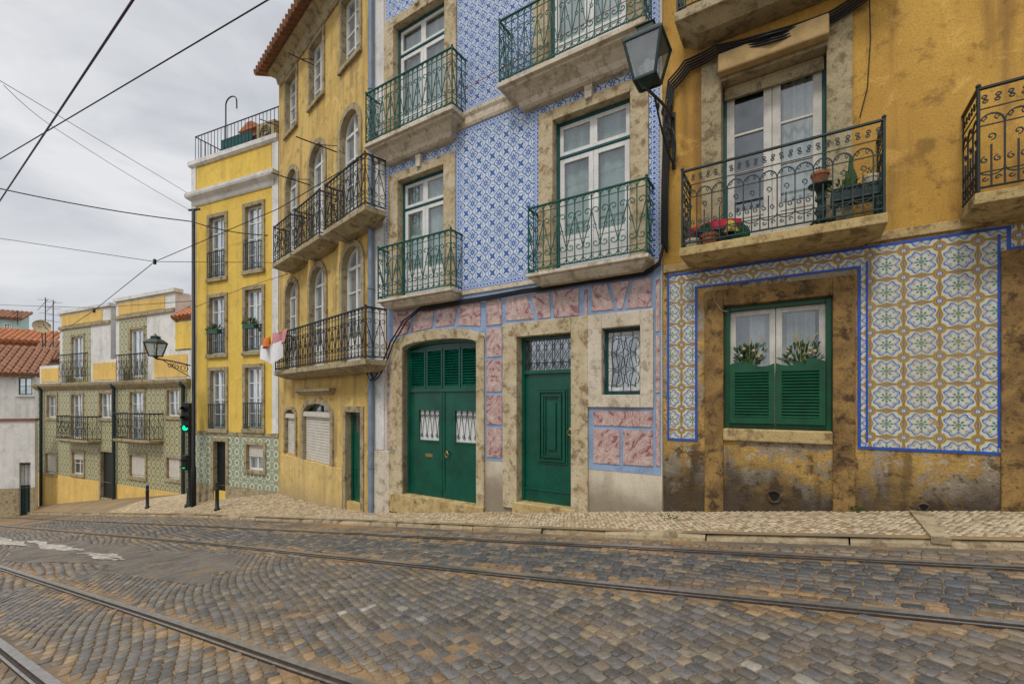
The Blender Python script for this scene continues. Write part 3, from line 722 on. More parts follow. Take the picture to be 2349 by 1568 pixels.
m=MB(); xx=P1.x(852,.08); m.tube([(xx,-.09,zs(xx,6.1)),(xx,-.09,zt)],.052,10)
for z in (.0,1.6,3.6,5.6,7.6): m.tube([(xx,-.09,z),(xx,-.09,z+.06)],.066,10)
h.add('drainpipe',m,M['pipe'],smooth=False)
# pink zone
zp0=P1.z(1130,1056); zp1=ZLB-.09
go=P1.rect(897,1113,757,1147); dro=P1.rect(1156,1335,735,1160); smo=P1.rect(1350,1500,716,934)
h.add('tile_backing',MB().wall(P1.x(888),P1.x(1517),zp0,zp1,[(go[0]+.01,go[1]-.01,zp0-1,go[3]-.12),(dro[0]+.01,dro[1]-.01,zp0-1,dro[3]-.01),ex(smo,-.01)],-.004,.003,False),M['skyband'])
mb=MB()
def pblk(pts): mb.prism([P1.at(x,y) for x,y in pts][::-1],-.016,-.003)
def rblk(*a): s0,s1,z0,z1=P1.rect(*a); mb.box(s0,s1,-.016,-.003,z0,z1)
for q in ([(904,716),(950,710),(936,764),(904,772)],[(958,709),(998,704),(992,751),(944,762)],[(1006,703),(1050,697),(1043,745),(1000,750)],[(1058,696),(1103,690),(1103,748),(1051,746)],
  [(1162,684),(1208,677),(1226,731),(1162,736)],[(1217,676),(1260,670),(1264,728),(1235,731)],[(1268,669),(1328,661),(1328,723),(1272,728)],
  [(1358,656),(1392,651),(1410,710),(1358,714)],[(1401,650),(1444,644),(1428,708),(1418,709)],[(1453,643),(1494,637),(1494,703),(1437,708)]): pblk(q)
for a in ((1117,1152,687,745),(1117,1152,753,818),(1117,1152,826,898),(1117,1152,906,973),(1117,1152,981,1048),(1341,1348,665,735),(1341,1348,745,850),(1341,1348,860,960),(1341,1348,970,1056),
  (1362,1497,942,977),(1362,1422,984,1063),(1430,1498,986,1067),(1505,1514,640,760),(1505,1514,770,900),(1505,1514,910,1068),(890,895,780,900),(890,895,910,1028)): rblk(*a)
h.add('marbled_tile',mb,M['marble'],bevel=.003)
h.add('band',MB().box(P1.x(884),bx1-.02,-.03,0,zp1+.002,ZLB-.012),M['limew'],bevel=.008)
# garage door
sp=gar[3]-gr_; N=14
inner=[(gar[0],gar[2]-.1)]+arch(gar[0],gar[1],sp,gar[3],N)+[(gar[1],gar[2]-.1)]
outer=[(go[0],gar[2]-.1)]+arch(go[0],go[1],sp+.05,go[3]+.02,N)+[(go[1],gar[2]-.1)]
y=.13
d=MB(); zc=P1.z(1010,893)
d.band([(gar[0]+.05,gar[2])]+arch(gar[0]+.05,gar[1]-.05,sp-.02,gar[3]-.05,N)+[(gar[1]-.05,gar[2])],[(gar[0]-.01,gar[2])]+arch(gar[0]-.01,gar[1]+.01,sp,gar[3]+.01,N)+[(gar[1]+.01,gar[2])],y-.02,y+.08)
d.box(gar[0]+.05,gar[1]-.05,y-.03,y+.06,zc-.04,zc+.03)
d.prism([(gar[0]+.05,zc+.03),(gar[1]-.05,zc+.03)]+arch(gar[0]+.05,gar[1]-.05,sp-.02,gar[3]-.05,N)[::-1],y+.05,y+.07)
gd=h.add('garage_door',d,M['door'],bevel=.004)
h.add('surround',MB().band(inner,outer,-.045,.28),M['lime'],gd,bevel=.01)
ga,gb=gar[0]+.05,gar[1]-.05; lw=(gb-ga)/4
for i in range(4):
    q=MB(); a,b=ga+i*lw+.01,ga+(i+1)*lw-.01; q.frame(a,b,zc+.035,sp-.03,.035,y-.005,y+.04); q.louvre(a+.035,b-.035,zc+.08,sp-.07,y+.005,13); h.add('louvre_panel',q,M['door'],gd)
zbt=gar[2]; mid=(ga+gb)/2
for i in range(2):
    a,b=(ga+.004,mid-.006) if i==0 else (mid+.006,gb-.004)
    wr=P1.rect(951,997,940,1010) if i==0 else P1.rect(1034,1087,942,1016)
    q=MB().wall(a,b,zbt-.02,zc-.045,[wr],y,.05); q.frame(wr[0]-.03,wr[1]+.03,wr[2]-.03,wr[3]+.03,.03,y-.015,y)
    q.box(a,b,y-.008,y-.001,zbt-.02,zbt+.14); q.box(a if i else b-.05,a+.05 if i else b,y-.016,y-.001,zbt+.15,zc-.05)
    h.add('door_leaf',q,M['door'],gd)
    h.add('grille_backing',MB().quad((wr[0],y+.03,wr[2]),(wr[1],y+.03,wr[2]),(wr[1],y+.03,wr[3]),(wr[0],y+.03,wr[3])),M['curtain'],gd)
    k=MB(); n=4; ww=(wr[1]-wr[0])/n; H=wr[3]-wr[2]
    for j in range(n):
        c=wr[0]+ww*(j+.5); k.tube([(c-ww*.5,y+.012,wr[3]),(c,y+.012,wr[2]+H*.12),(c+ww*.5,y+.012,wr[3])],.007,4)
        k.tube([(c+u_,y+.012,v_) for u_,v_ in spiral((0,wr[2]+H*.8),ww*.32,0,1,1)],.006,4); k.tube([(c+u_,y+.012,v_) for u_,v_ in spiral((0,wr[2]+H*.15),ww*.32,PI/2,1,1)],.006,4)
    h.add('grille',k,M['dgiron'],gd)
x_,z_=P1.at(974,1045); k=MB().frame(x_-.09,x_+.09,z_-.03,z_+.03,.014,y-.012,y); k.box(x_-.076,x_+.076,y-.006,y-.001,z_-.016,z_+.016); h.add('mail_slot',k,M['brass'],gd)
x_,z_=P1.at(1023,1038); knob(h,x_-.05,y,z_,M['brass'],gd,'door_knocker')
m=MB().box(go[0],go[1],-.07,.3,gar[2]-.35,gar[2]+.012); h.add('threshold',m,M['sillst'],bevel=.015)
# centre door
y=.14; zl=P1.z(1250,851)
d=MB().frame(dr[0],dr[1],dr[2],dr[3],.05,y-.02,y+.08,False); d.box(dr[0]+.05,dr[1]-.05,y-.03,y+.07,zl-.03,zl+.03)
dd=h.add('door',d,M['door'],bevel=.004); surround(h,dd,dr[0],dr[1],dr[2]-.1,dr[3],dr[0]-dro[0],M['lime'],-.045,.28,wt=dro[3]-dr[3])
q=MB().box(dr[0]+.052,dr[1]-.052,y+.01,y+.05,dr[2]+.01,zl-.032)
pr=P1.rect(1222,1293,890,1066)
for i,(dx,dy) in enumerate(((0,-.018),(.035,-.034),(.07,-.010),(.10,-.036),(.13,-.014))):
    q.frame(pr[0]+dx,pr[1]-dx,pr[2]+dx,pr[3]-dx,.03,y+.01+dy-.002*i,y+.011)
q.prism([(pr[0]+.20,pr[2]+.22),(pr[1]-.20,pr[2]+.22),(pr[1]-.2,pr[3]-.22),(pr[0]+.2,pr[3]-.22)],y-.02,y+.01)
q.box(dr[0]+.052,dr[1]-.052,y-.002,y+.009,dr[2]+.012,dr[2]+.20); q.box(dr[0]+.052,dr[1]-.052,y-.018,y-.003,dr[2]+.2,dr[2]+.23)
h.add('door_leaf',q,M['door'],dd,bevel=.005)
a,b=dr[0]+.05,dr[1]-.05; c,e=zl+.03,dr[3]-.05
h.add('pane',MB().quad((a,y+.05,c),(b,y+.05,c),(b,y+.05,e),(a,y+.05,e)),M['dglass'],dd)
k=MB(); n=6; ww=(b-a)/n
for i in range(n):
    X=a+ww*(i+.5); k.tube([(X,y+.01,c),(X,y+.01,e)],.006,4); k.tube([(X-ww*.5,y+.008,c),(X+ww*.5,y+.008,(c+e)/2),(X-ww*.5,y+.008,e)],.005,4); k.tube([(X+ww*.5,y+.013,c),(X-ww*.5,y+.013,(c+e)/2),(X+ww*.5,y+.013,e)],.005,4)
    k.tube([(X+u_,y+.005,v_) for u_,v_ in spiral((0,c+.07),ww*.4,PI/2,1.1,1)],.005,4)
k.tube([(a,y+.01,c+.12),(b,y+.01,c+.12)],.006,4); h.add('transom_grille',k,M['dgiron'],dd)
x_,z_=P1.at(1301,985); knob(h,x_,y+.01,z_,M['brass'],dd,'door_knocker')
h.add('threshold',MB().box(dr[0]-.08,dr[1]+.08,-.06,.3,dr[2]-.35,dr[2]+.012),M['sillst'],bevel=.015)
# small barred window
r=fwin(h,sm[0],sm[1],sm[2],sm[3],.10,M['teal'],M['wpaint'],0,0,1,M['dglass'],None,.045,1,.05,bottom=True,label='small barred window')
w=MB(); w.box(smo[0],sm[0],-.04,.26,smo[2],smo[3]); w.box(sm[1],smo[1],-.04,.26,smo[2],smo[3]); w.box(sm[0],sm[1],-.042,.26,sm[3],smo[3]); w.box(sm[0],sm[1],-.05,.26,smo[2],sm[2]); h.add('surround',w,M['limew'],r,bevel=.01)
k=MB(); n=4; ww=(sm[1]-sm[0])/n; H=sm[3]-sm[2]
for i in range(n+1):
    k.tube([(sm[0]+ww*i+.02*math.sin(j*PI/3+i*PI),.04,sm[2]+H*j/12) for j in range(13)],.007,4)
for j in range(1,4):
    for i in range(2): k.tube([(sm[0]+ww*(1+2*i)+ww*.8*math.cos(q),.038,sm[2]+H*j/4+ww*.8*math.sin(q)) for q in [t*PI/5 for t in range(10)]],.006,4,True)
k.tube([(sm[0],.04,sm[2]+.03),(sm[1],.04,sm[2]+.03)],.007,4); k.tube([(sm[0],.04,sm[3]-.03),(sm[1],.04,sm[3]-.03)],.007,4); h.add('grille',k,M['dgiron'],r)
# ================================================================== OCHRE HOUSE (right)
rx0,rx1=P1.x(1521),P1.x(2349)+3.2
RH=T('townhouse','ochre plastered house with green and yellow flower tiles and half shuttered ground window','house',P1,(rx0+2.2,0,zs(rx0+2,6.2)))
h=RH; zT=P1.z(1900,572); zB=P1.z(2140,1036)
w0=P1.rect(1660,1910,690,985); bz=P1.z(1800,527,.5)
bd=list(P1.rect(1655,1896,150,400)); bd[2]=bz
b2=[bd[0]+3.02,bd[1]+3.02,bz,bd[3]]
b3=[bd[0],bd[1],bz+3.1,bd[3]+3.1]
rd0=P1.x(2349)+.0; rdo=(rd0,rd0+1.1,zr(rd0)-.3,P1.z(2340,610))
hl=[ex(w0),ex(bd),ex(b2),ex(b3),ex(rdo)]
zb=zr(rx0)-.6
m=MB().wall(rx0,rx1,zb,zt-.3,hl,0,.3); m.body(rx0,rx1,zb,zt-.3,9); h.add('wall',m,M['ochre'])
h.add('roof',MB().add([(rx0,-.4,zt-.296),(rx1,-.4,zt-.296),(rx1,4.5,zt+1.5),(rx0,4.5,zt+1.5),(rx0,9,zt-.296),(rx1,9,zt-.296)],[(0,1,2,3),(3,2,5,4),(0,3,4),(1,5,2)]),M['roof'])
so=(P1.x(1617),P1.x(1962),P1.z(1790,650))
h.add('plinth',MB().wall(rx0+.005,rx1-.01,zb,zT,[ex(w0),(rdo[0]-.02,rdo[1]+.02,rdo[2]-.5,rdo[3]+.02)],-.006,.2,False),M['plinth'])
ztt=zT-.03
tl=P1.x(1531);tr_=P1.x(2318)
h.add('tile_panel',MB().wall(tl,tr_,zB,ztt,[(so[0]-.09,so[1]+.02,zB-1,so[2]+.06)],-.012,.005,False),M['greentile'])
h.add('tile_panel',MB().wall(tr_+.002,rx1-.3,rdo[3]+.16,ztt,[],-.012,.005,False),M['greentile'])
b=MB(); y0,y1=-.017,-.009; t=.028
def ln(x0,x1,z0,z1): b.box(x0,x1,y0,y1,z0,z1)
xl=so[0]-.09; xr=so[1]+.02; zz=so[2]+.06
ln(tl,tr_,ztt-t,ztt); ln(tl,tl+t,zB,ztt-t); ln(tl+t,xl,zB,zB+t); ln(xl-t,xl,zB+t,zz); ln(xl-t,xr+t,zz,zz+t); ln(xr,xr+t,zB,zz); ln(xr+t,tr_,zB,zB+t); ln(tr_-t,tr_,zB+t,ztt-t); ln(tr_,rx1-.3,rdo[3]+.16,rdo[3]+.16+t)
t2=.07
ln(tr_-t2-.02,tr_-t2,zB+t2,ztt-t2); ln(xr+t2,xr+t2+.02,zB+t2,zz+t2)
h.add('tile_border',b,M['cobalt'])
h.add('string_course',MB().box(rx0+.01,rx1-.01,-.03,0,zT+.001,zT+.10),M['sillst'],bevel=.008)
# ground window
y=.07
f=MB().frame(w0[0],w0[1],w0[2],w0[3],.06,y,y+.12); gw=h.add('window',f,M['shut'],bevel=.006,label='ground window with half shutters')
s=MB(); s.box(so[0],w0[0],-.035,.3,zb,so[2]); s.box(w0[1],so[1],-.036,.3,zb,so[2]); s.box(w0[0],w0[1],-.034,.3,w0[3],so[2]); h.add('surround',s,M['brownst'],gw,bevel=.012)
h.add('sill',MB().box(w0[0]-.0,w0[1]+.0,-.06,.3,w0[2]-.15,w0[2]-.002),M['sillst'],gw,bevel=.015)
a,b_=w0[0]+.06,w0[1]-.06; mid=(a+b_)/2; zt1=w0[3]-.06; zlo=w0[2]+.06
for i in range(2):
    c,d=(a,mid-.003) if i==0 else (mid+.003,b_)
    q=MB().frame(c,d,zlo,zt1,.065,y+.06,y+.10); q.box(c+.065,d-.065,y+.066,y+.095,zlo+.5,zlo+.53); h.add('sash',q,M['owpaint'],gw,bevel=.005)
    h.add('pane',MB().quad((c+.06,y+.08,zlo),(d-.06,y+.08,zlo),(d-.06,y+.08,zt1),(c+.06,y+.08,zt1)),M['glass'],gw)
    h.add('curtain',curtain(c+.03+(.18 if i==0 else 0),d-.0-(.0 if i==0 else .1),zlo,zt1,y+.17,18,.022),M['curtain'],gw)
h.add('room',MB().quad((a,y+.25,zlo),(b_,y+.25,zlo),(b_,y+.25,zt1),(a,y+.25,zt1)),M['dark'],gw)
zsh=P1.z(1780,832)
for i in range(2):
    c,d=(a+.005,mid-.008) if i==0 else (mid+.008,b_-.005)
    n=16; top=[(c+(d-c)*j/n,zsh+.035*math.sin(2*PI*(j/n)+(0 if i==0 else PI))) for j in range(n+1)]
    q=MB(); yy=.015
    q.prism([(c,zsh-.10),(d,zsh-.10)]+top[::-1],yy,yy+.035)
    q.box(c,c+.06,yy+.002,yy+.033,w0[2]+.065,zsh-.10); q.box(d-.06,d,yy+.002,yy+.033,w0[2]+.065,zsh-.10); q.box(c+.06,d-.06,yy+.002,yy+.033,w0[2]+.065,w0[2]+.14)
    z_a,z_b=w0[2]+.145,zsh-.105; ns=15; hh_=(z_b-z_a)/ns
    for j in range(ns):
        zz_=z_a+j*hh_; q.add([(c+.06,yy+.001,zz_+.004),(d-.06,yy+.001,zz_+.004),(d-.06,yy+.026,zz_+hh_*.86),(c+.06,yy+.026,zz_+hh_*.86)],[(0,1,2,3)])
        q.add([(c+.06,yy+.001,zz_+.004),(c+.06,yy+.03,zz_-.002),(d-.06,yy+.03,zz_-.002),(d-.06,yy+.001,zz_+.004)],[(0,1,2,3)])
    q.quad((c+.05,yy+.032,z_a-.01),(d-.05,yy+.032,z_a-.01),(d-.05,yy+.032,z_b+.01),(c+.05,yy+.032,z_b+.01))
    h.add('half_shutter',q,M['shut'],gw)
for i,o in enumerate((bd,b2,b3)):
    r=fwin(h,o[0],o[1],o[2],o[3],.16,M['teal'],M['owpaint'],.0,.26,3,None,M['curtain'] if i else None,.035,2,.09,label=['white balcony door with peeling paint','white balcony door at right edge','white upper balcony door'][i])
    if i==0:
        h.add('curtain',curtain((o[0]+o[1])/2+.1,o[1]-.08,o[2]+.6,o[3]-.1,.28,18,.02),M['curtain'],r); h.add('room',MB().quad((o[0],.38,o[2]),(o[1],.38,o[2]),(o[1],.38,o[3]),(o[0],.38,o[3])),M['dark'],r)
    surround(h,r,o[0],o[1],o[2],o[3],.235,M['greyst'],-.035,.3,wt=.3)
    if i==0:
        q=MB(); q.prism([(o[0]-.02,o[3]+.04),(o[1]+.02,o[3]+.04),(o[1]+.02,o[3]+.27),(o[0]-.02,o[3]+.27)],-.17,-.04); h.add('blind_box',q,M['tan'],r,bevel=.02)
        q=MB().frame(o[0]+.02,o[1]-.02,o[3]-.16,o[3]-.01,.03,.12,.15); q.box(o[0]+.05,o[1]-.05,.125,.14,o[3]-.13,o[3]-.04); h.add('blind_slat',q,M['greyst'],r)
rs=[(.34,-.16),(.44,-.12),(.46,-.11),(.5,-.10),(.5,0)]
balcony(h,P1.x(1558,.5),P1.x(2038,.5),bz,.5,.93,M['sillst'],M['dgiron'],steps=rs,style='gothic',w=.085,hr=.018,label='dark iron balcony over ground window')
balcony(h,P1.x(2236,.5),P1.x(2236,.5)+2.1,bz+.03,.5,.95,M['sillst'],M['iron'],steps=rs,style='gothic',w=.085,hr=.018,label='dark iron balcony at the right edge')
z3=P1.z(1600,60,.4)
balcony(h,P1.x(1549,.45),P1.x(1549,.45)+2.2,z3+.2,.5,.95,M['greyst'],M['dgiron'],steps=[(.3,-.22),(.42,-.14),(.45,-.12),(.5,-.11),(.5,0)],style='gothic',w=.085,label='upper balcony cut by the top of the picture')
q=MB().box(rdo[0]+.06,rdo[1]-.06,.14,.18,rdo[2],rdo[3]-.06); q.frame(rdo[0],rdo[1],rdo[2],rdo[3],.06,.11,.2,False); d_=h.add('door',q,M['door'],bevel=.005); surround(h,d_,rdo[0],rdo[1],rdo[2]-.2,rdo[3],.16,M['brownst'],-.037,.3)
for px,py,rr in ((1776,1138,.055),(2118,1163,.035)):
    x_,z_=P1.at(px,py); ring=[(x_+rr*1.25*math.cos(q)*(1+.12*math.sin(3*q)),-.012,z_+rr*1.25*math.sin(q)) for q in [k*PI/7 for k in range(14)]]
    dh=h.add('drain_hole',MB().add([(x_,-.0075,z_)]+[(a_,-.0075,c_) for a_,b__,c_ in ring],[(0,1+k,1+(k+1)%14) for k in range(14)]),M['dark']); h.add('rim',MB().tube(ring,rr*.35,5,True),M['plinth'],dh)
# ================================================================== HOUSE A arched
za=zs(*sq(*PA.w(-2.5,0,0).xy))
AH=T('townhouse','tall weathered ochre house with arched windows and black iron balconies','house',PA,(-2.6,0,za-.1)); h=AH
ax0,ax1=PA.x(640),-.01
ztA=PA.z(640,178); zb=za-1.2
zlA=PA.z(735,838,.4); zuA=PA.z(734,540,.4)
aw=[]
for xl,xr,yt in ((787,831,565),(713,747,612),(657,683,646)):
    r=list(PA.rect(xl,xr,yt,0)); r[2]=zlA; r[3]=PA.z((xl+xr)/2,yt); aw.append(tuple(r))
for xl,xr,yt in ((783,825,240),(712,745,331),(658,683,403)):
    r=list(PA.rect(xl,xr,yt,0)); r[2]=zuA; r[3]=PA.z(728,332); aw.append(tuple(r))
tw=[]
for xl,xr in ((785,826),(712,742),(657,681)): tw.append((PA.x(xl),PA.x(xr),PA.z(727,230),PA.z(727,92)))
dA=PA.rect(795,829,945,1152); rwA=PA.rect(697,760,925,1060); rwB=PA.rect(656,679,938,1040)
hl=[ex(a,.01)+((a[1]-a[0])*.45,) for a in aw]+[ex(a) for a in tw]+[ex(dA),ex(rwA,.01)+(.28,),ex(rwB,.01)+(.2,)]
m=MB().wall(ax0,ax1,zb,ztA,hl,0,.25); m.body(ax0,ax1,zb,ztA,8); h.add('wall',m,M['ochre2'])
h.add('plinth',MB().box(rwB[0]-.3,dA[0]-.16,-.04,0,zb,PA.z(735,1062)),M['ochre3'],bevel=.01)
def awin(h,a,y,rise,mf,mp,ms,w,rows=4,blind=0,label=None):
    sp=a[3]-rise; N=10
    inn=[(a[0]+.05,a[2])]+arch(a[0]+.05,a[1]-.05,sp,a[3]-.05,N)+[(a[1]-.05,a[2])]; ou=[(a[0]-.01,a[2])]+arch(a[0]-.01,a[1]+.01,sp,a[3]+.01,N)+[(a[1]+.01,a[2])]
    m=MB().band(inn,ou,y,y+.07); c=(a[0]+a[1])/2
    m.box(c-.035,c+.035,y+.004,y+.06,a[2],a[3]-.05); m.box(a[0]+.05,a[1]-.05,y+.002,y+.065,sp-.03,sp+.03)
    for i in range(1,rows): z=a[2]+(sp-a[2])*i/rows; m.box(a[0]+.05,a[1]-.05,y+.008,y+.05,z-.014,z+.014)
    r=h.add('window',m,mf,label=label)
    h.add('pane',MB().add([(x,y+.035,z) for x,z in [(a[0],a[2]),(a[1],a[2])]+arch(a[0],a[1],sp,a[3],N)[::-1]],[tuple(range(N+3))]),mp,r)
    h.add('sash',MB().box(a[0]+.05,a[1]-.05,y+.012,y+.033,a[2],a[2]+(sp-a[2])*.28),mf,r)
    if ms: h.add('surround',MB().band([(a[0],a[2])]+arch(a[0],a[1],sp,a[3],N)+[(a[1],a[2])],[(a[0]-w,a[2])]+arch(a[0]-w,a[1]+w,sp,a[3]+w,N)+[(a[1]+w,a[2])],-.04,.2),ms,r)
    if blind:
        b=MB(); n=int((sp-a[2])/.07)
        for i in range(n): b.box(a[0]+.03,a[1]-.03,y-.05,y-.02,a[2]+.07*i,a[2]+.07*i+.062)
        b.box(a[0]-.02,a[1]+.02,y-.12,y-.0,a[2]+.07*n,a[2]+.07*n+.12); h.add('roller_blind',b,M['blind'],r)
    return r
for i,a in enumerate(aw): awin(h,a,.1,(a[1]-a[0])*.45,M['wpaint'],M['sheen'],M['greyst'],.13)
for a in tw: swin(h,a,.1,M['wpaint'],M['sheen'],M['greyst'],.10,4)
awin(h,rwA,.1,.28,M['door'],M['dglass'],M['greyst'],.15,1,1); awin(h,rwB,.1,.2,M['owpaint'],M['dglass'],M['greyst'],.1,1,1)
p=MB().mould(rwA[0]-.3,rwA[1]+.25,[(.06,rwA[3]+.22),(.1,rwA[3]+.27),(.16,rwA[3]+.3),(.16,rwA[3]+.36)]); h.add('pediment',p,M['greyst'])
q=MB().frame(dA[0],dA[1],dA[2]-.4,dA[3],.07,.1,.18,False); q.box(dA[0]+.07,dA[1]-.07,.13,.17,dA[2]-.4,dA[3]-.45); q.frame(dA[0]+.16,dA[1]-.16,dA[2]+.35,dA[3]-1.2,.04,.115,.131); d_=h.add('door',q,M['door'],bevel=.004)
h.add('pane',MB().quad((dA[0]+.07,.15,dA[3]-.45),(dA[1]-.07,.15,dA[3]-.45),(dA[1]-.07,.15,dA[3]-.07),(dA[0]+.07,.15,dA[3]-.07)),M['dglass'],d_); surround(h,d_,dA[0],dA[1],dA[2]-.5,dA[3],.13,M['greyst'])
ab=[(.2,-.22),(.42,-.12),(.46,-.1),(.46,0)]
balcony(h,PA.x(632,.42),PA.x(842,.42),zlA,.46,.98,M['greyst'],M['iron'],steps=ab,style='acurl',w=.15,label='long lower iron balcony')
for xl,xr in ((745,840),(676,735),(628,668)):
    balcony(h,PA.x(xl,.42),PA.x(xr,.42),zuA,.46,.98,M['greyst'],M['iron'],steps=ab,style='acurl',w=.15,label='upper iron balcony, '+{745:'nearest',676:'middle',628:'farthest'}[xl]+' of three')
m=MB().mould(ax0-.1,ax1,[(.04,ztA-.35),(.08,ztA-.3),(.12,ztA-.1),(.3,ztA-.02),(.3,ztA+.04)]); h.add('cornice',m,M['greyst'])
m=MB(); x=ax0-.3
while x<ax1+.0:
    m.tube([(x,-.55,ztA+.03),(x,-.1,ztA+.22),(x,3.5,ztA+1.6)],.085,7); x+=.2
m.add([(ax0-.3,-.5,ztA+.0),(ax1,-.5,ztA+.0),(ax1,3.5,ztA+1.55),(ax0-.3,3.5,ztA+1.55)],[(0,1,2,3)]); h.add('roof',m,M['oldroof'])
for i,(s_,z_,L_) in enumerate(((PA.x(775),PA.z(775,350),.9),(PA.x(712),PA.z(712,425),.9),(PA.x(720),PA.z(720,150),.6),(PA.x(640),PA.z(640,290),.5))):
    m=MB(); m.tube([(s_,0,z_),(s_-.05,-L_,z_+.02)],.014,5); m.tube([(s_,0,z_+.15),(s_-.02,-L_*.5,z_+.01)],.009,4); h.add('iron_bracket',m,M['iron'])
# ================================================================== HOUSE B yellow
zbB=zs(*sq(*PB.w(-2,0,0).xy))
BB=T('townhouse','narrow bright yellow house with white corner bands and roof terrace','house',PB,(-2,0,zbB-.1)); h=BB
b0,b1=PB.x(441),-.005; ztB=PB.z(540,345)
wb=[PB.rect(*a) for a in ((482,517,498,637),(564,602,472,619),(482,517,682,812),(564,602,664,805),(484,518,850,983),(564,602,843,983))]
dB=PB.rect(491,519,1012,1125); sB=PB.rect(567,606,1020,1078)
m=MB().wall(b0,b1,zbB-1.5,ztB,[ex(a) for a in wb+[dB,sB]],0,.2); m.body(b0,b1,zbB-1.5,ztB,8); h.add('wall',m,M['yellow'])
for i,a in enumerate(wb): swin(h,a,.08,M['wpaint'],M['sheen'],M['greyst'],.12,4,M['dgiron'])
ztile=PB.z(540,998)
h.add('tile_panel',MB().wall(b0+.02,b1-.02,zbB-.2,ztile,[(dB[0]-.12,dB[1]+.12,dB[2]-1,dB[3]+.12),ex(sB,.1)],-.005,.003,False),M['btile'])
h.add('plinth',MB().wall(b0+.01,b1-.01,zbB-1.5,zbB+.35,[(dB[0]-.12,dB[1]+.12,-20,dB[3])],-.02,.02),M['greyst'])
h.add('string_course',MB().box(b0+.02,b1-.02,-.03,0,ztile,ztile+.10),M['greyst'])
q=MB().frame(dB[0],dB[1],dB[2]-.5,dB[3],.06,.1,.16,False); q.box(dB[0]+.06,dB[1]-.06,.12,.15,dB[2]-.5,dB[3]-.06); q.frame(dB[0]+.12,dB[1]-.12,dB[2]+.9,dB[3]-.3,.03,.11,.121); d_=h.add('door',q,M['iron']); surround(h,d_,dB[0],dB[1],dB[2]-.8,dB[3],.12,M['greyst'])
swin(h,sB,.08,M['wpaint'],M['sheen'],M['greyst'],.1,2,blind=.4)
for a,c in ((b0,b0+.22),(b1-.26,b1)): h.add('quoin_band',MB().box(a,c,-.03,.02,ztile+.11,ztB-.02),M['white'])
zc=PB.z(540,432)
h.add('cornice',MB().mould(b0-.06,b1,[(.03,zc-.25),(.06,zc-.2),(.08,zc-.1),(.2,zc),(.22,zc+.06),(.22,zc+.14)]),M['white'])
h.add('parapet_coping',MB().mould(b0-.08,b1,[(.05,ztB-.14),(.1,ztB-.08),(.1,ztB+.05)]),M['white'])
h.add('parapet_panel',MB().box(b0+.25,b1-.3,-.012,0,zc+.2,ztB-.2),M['yellow'])
m=MB(); railrun(m,(b0,.1),(b1,.1),ztB+.05,ztB+.95,'bars',.16); m.tube([(b0,.1,ztB+.95),(b1,.1,ztB+.95)],.018,5); railrun(m,(b0,.1),(b0,4),ztB+.05,ztB+.95,'bars',.16); m.tube([(b0,.1,ztB+.95),(b0,4,ztB+.95)],.018,5); h.add('railing',m,M['iron'])
def onB(px,py,y): return PB.at(px,py,-y)
x0,z0=onB(508,332,.3); x1,_=onB(578,332,.3); m=MB()
for i in range(9): m.box(x0+(x1-x0)*i/9,x0+(x1-x0)*(i+.93)/9,.3,.33,ztB+.01,ztB+.72)
solo('terrace_screen',m,M['teal'],PB,((x0+x1)/2,.3,ztB),'dark green slatted screen behind the rail of the roof terrace','screen')
x0,_=onB(556,0,1.0); x1,_=onB(600,0,1.0); m=MB().box(x0,x1,1.0,1.9,ztB,ztB+1.3)
t=T('chimney','small red roofed chimney block standing on the yellow house terrace','chimney',PB,((x0+x1)/2,1.45,ztB)); t.add('stack',m,M['redwall']); t.add('cap',MB().prism([(x0-.08,ztB+1.303),(x1+.08,ztB+1.303),((x0+x1)/2+.1,ztB+1.55),((x0+x1)/2-.1,ztB+1.55)],.9,2.0),M['roof']); t.add('vent',MB().box(x0+.15,x1-.15,.98,1.01,ztB+.7,ztB+1.1),M['dark'])
x0,_=onB(588,0,.5); x1,_=onB(630,0,.5); t=T('air_conditioner','grey air conditioning unit at the right end of the roof terrace','air conditioner',PB,((x0+x1)/2,.7,ztB))
t.add('case',MB().box(x0,x1,.5,.85,ztB+.3,ztB+1.0),M['greyst'],bevel=.02); m=MB(); cxx=(x0+x1)/2
for rr in (.22,.15,.08): m.tube([(cxx+rr*math.cos(q),.49,ztB+.65+rr*math.sin(q)) for q in [k*PI/8 for k in range(16)]],.01,4,True)
t.add('fan_grille',m,M['iron']); t.add('foot',MB().box(x0+.05,x0+.12,.55,.8,ztB,ztB+.3),M['iron']); t.add('foot',MB().box(x1-.12,x1-.05,.55,.8,ztB,ztB+.3),M['iron'])
x0,z0=onB(518,290,.9); zz=onB(518,235,.9)[1]
m=MB(); m.tube([(x0,.9,ztB),(x0,.9,zz-.1)]+[(x0+.28*(1-math.cos(q)),.9,zz-.1+.22*math.sin(q)) for q in [k*PI/10 for k in range(1,10)]]+[(x0+.56,.9,zz-.35)],.022,6)
solo('vent_pipe',m,M['dgiron'],PB,(x0,.9,ztB),'tall bent steel pipe hooking over the roof terrace of the yellow house','pipe')
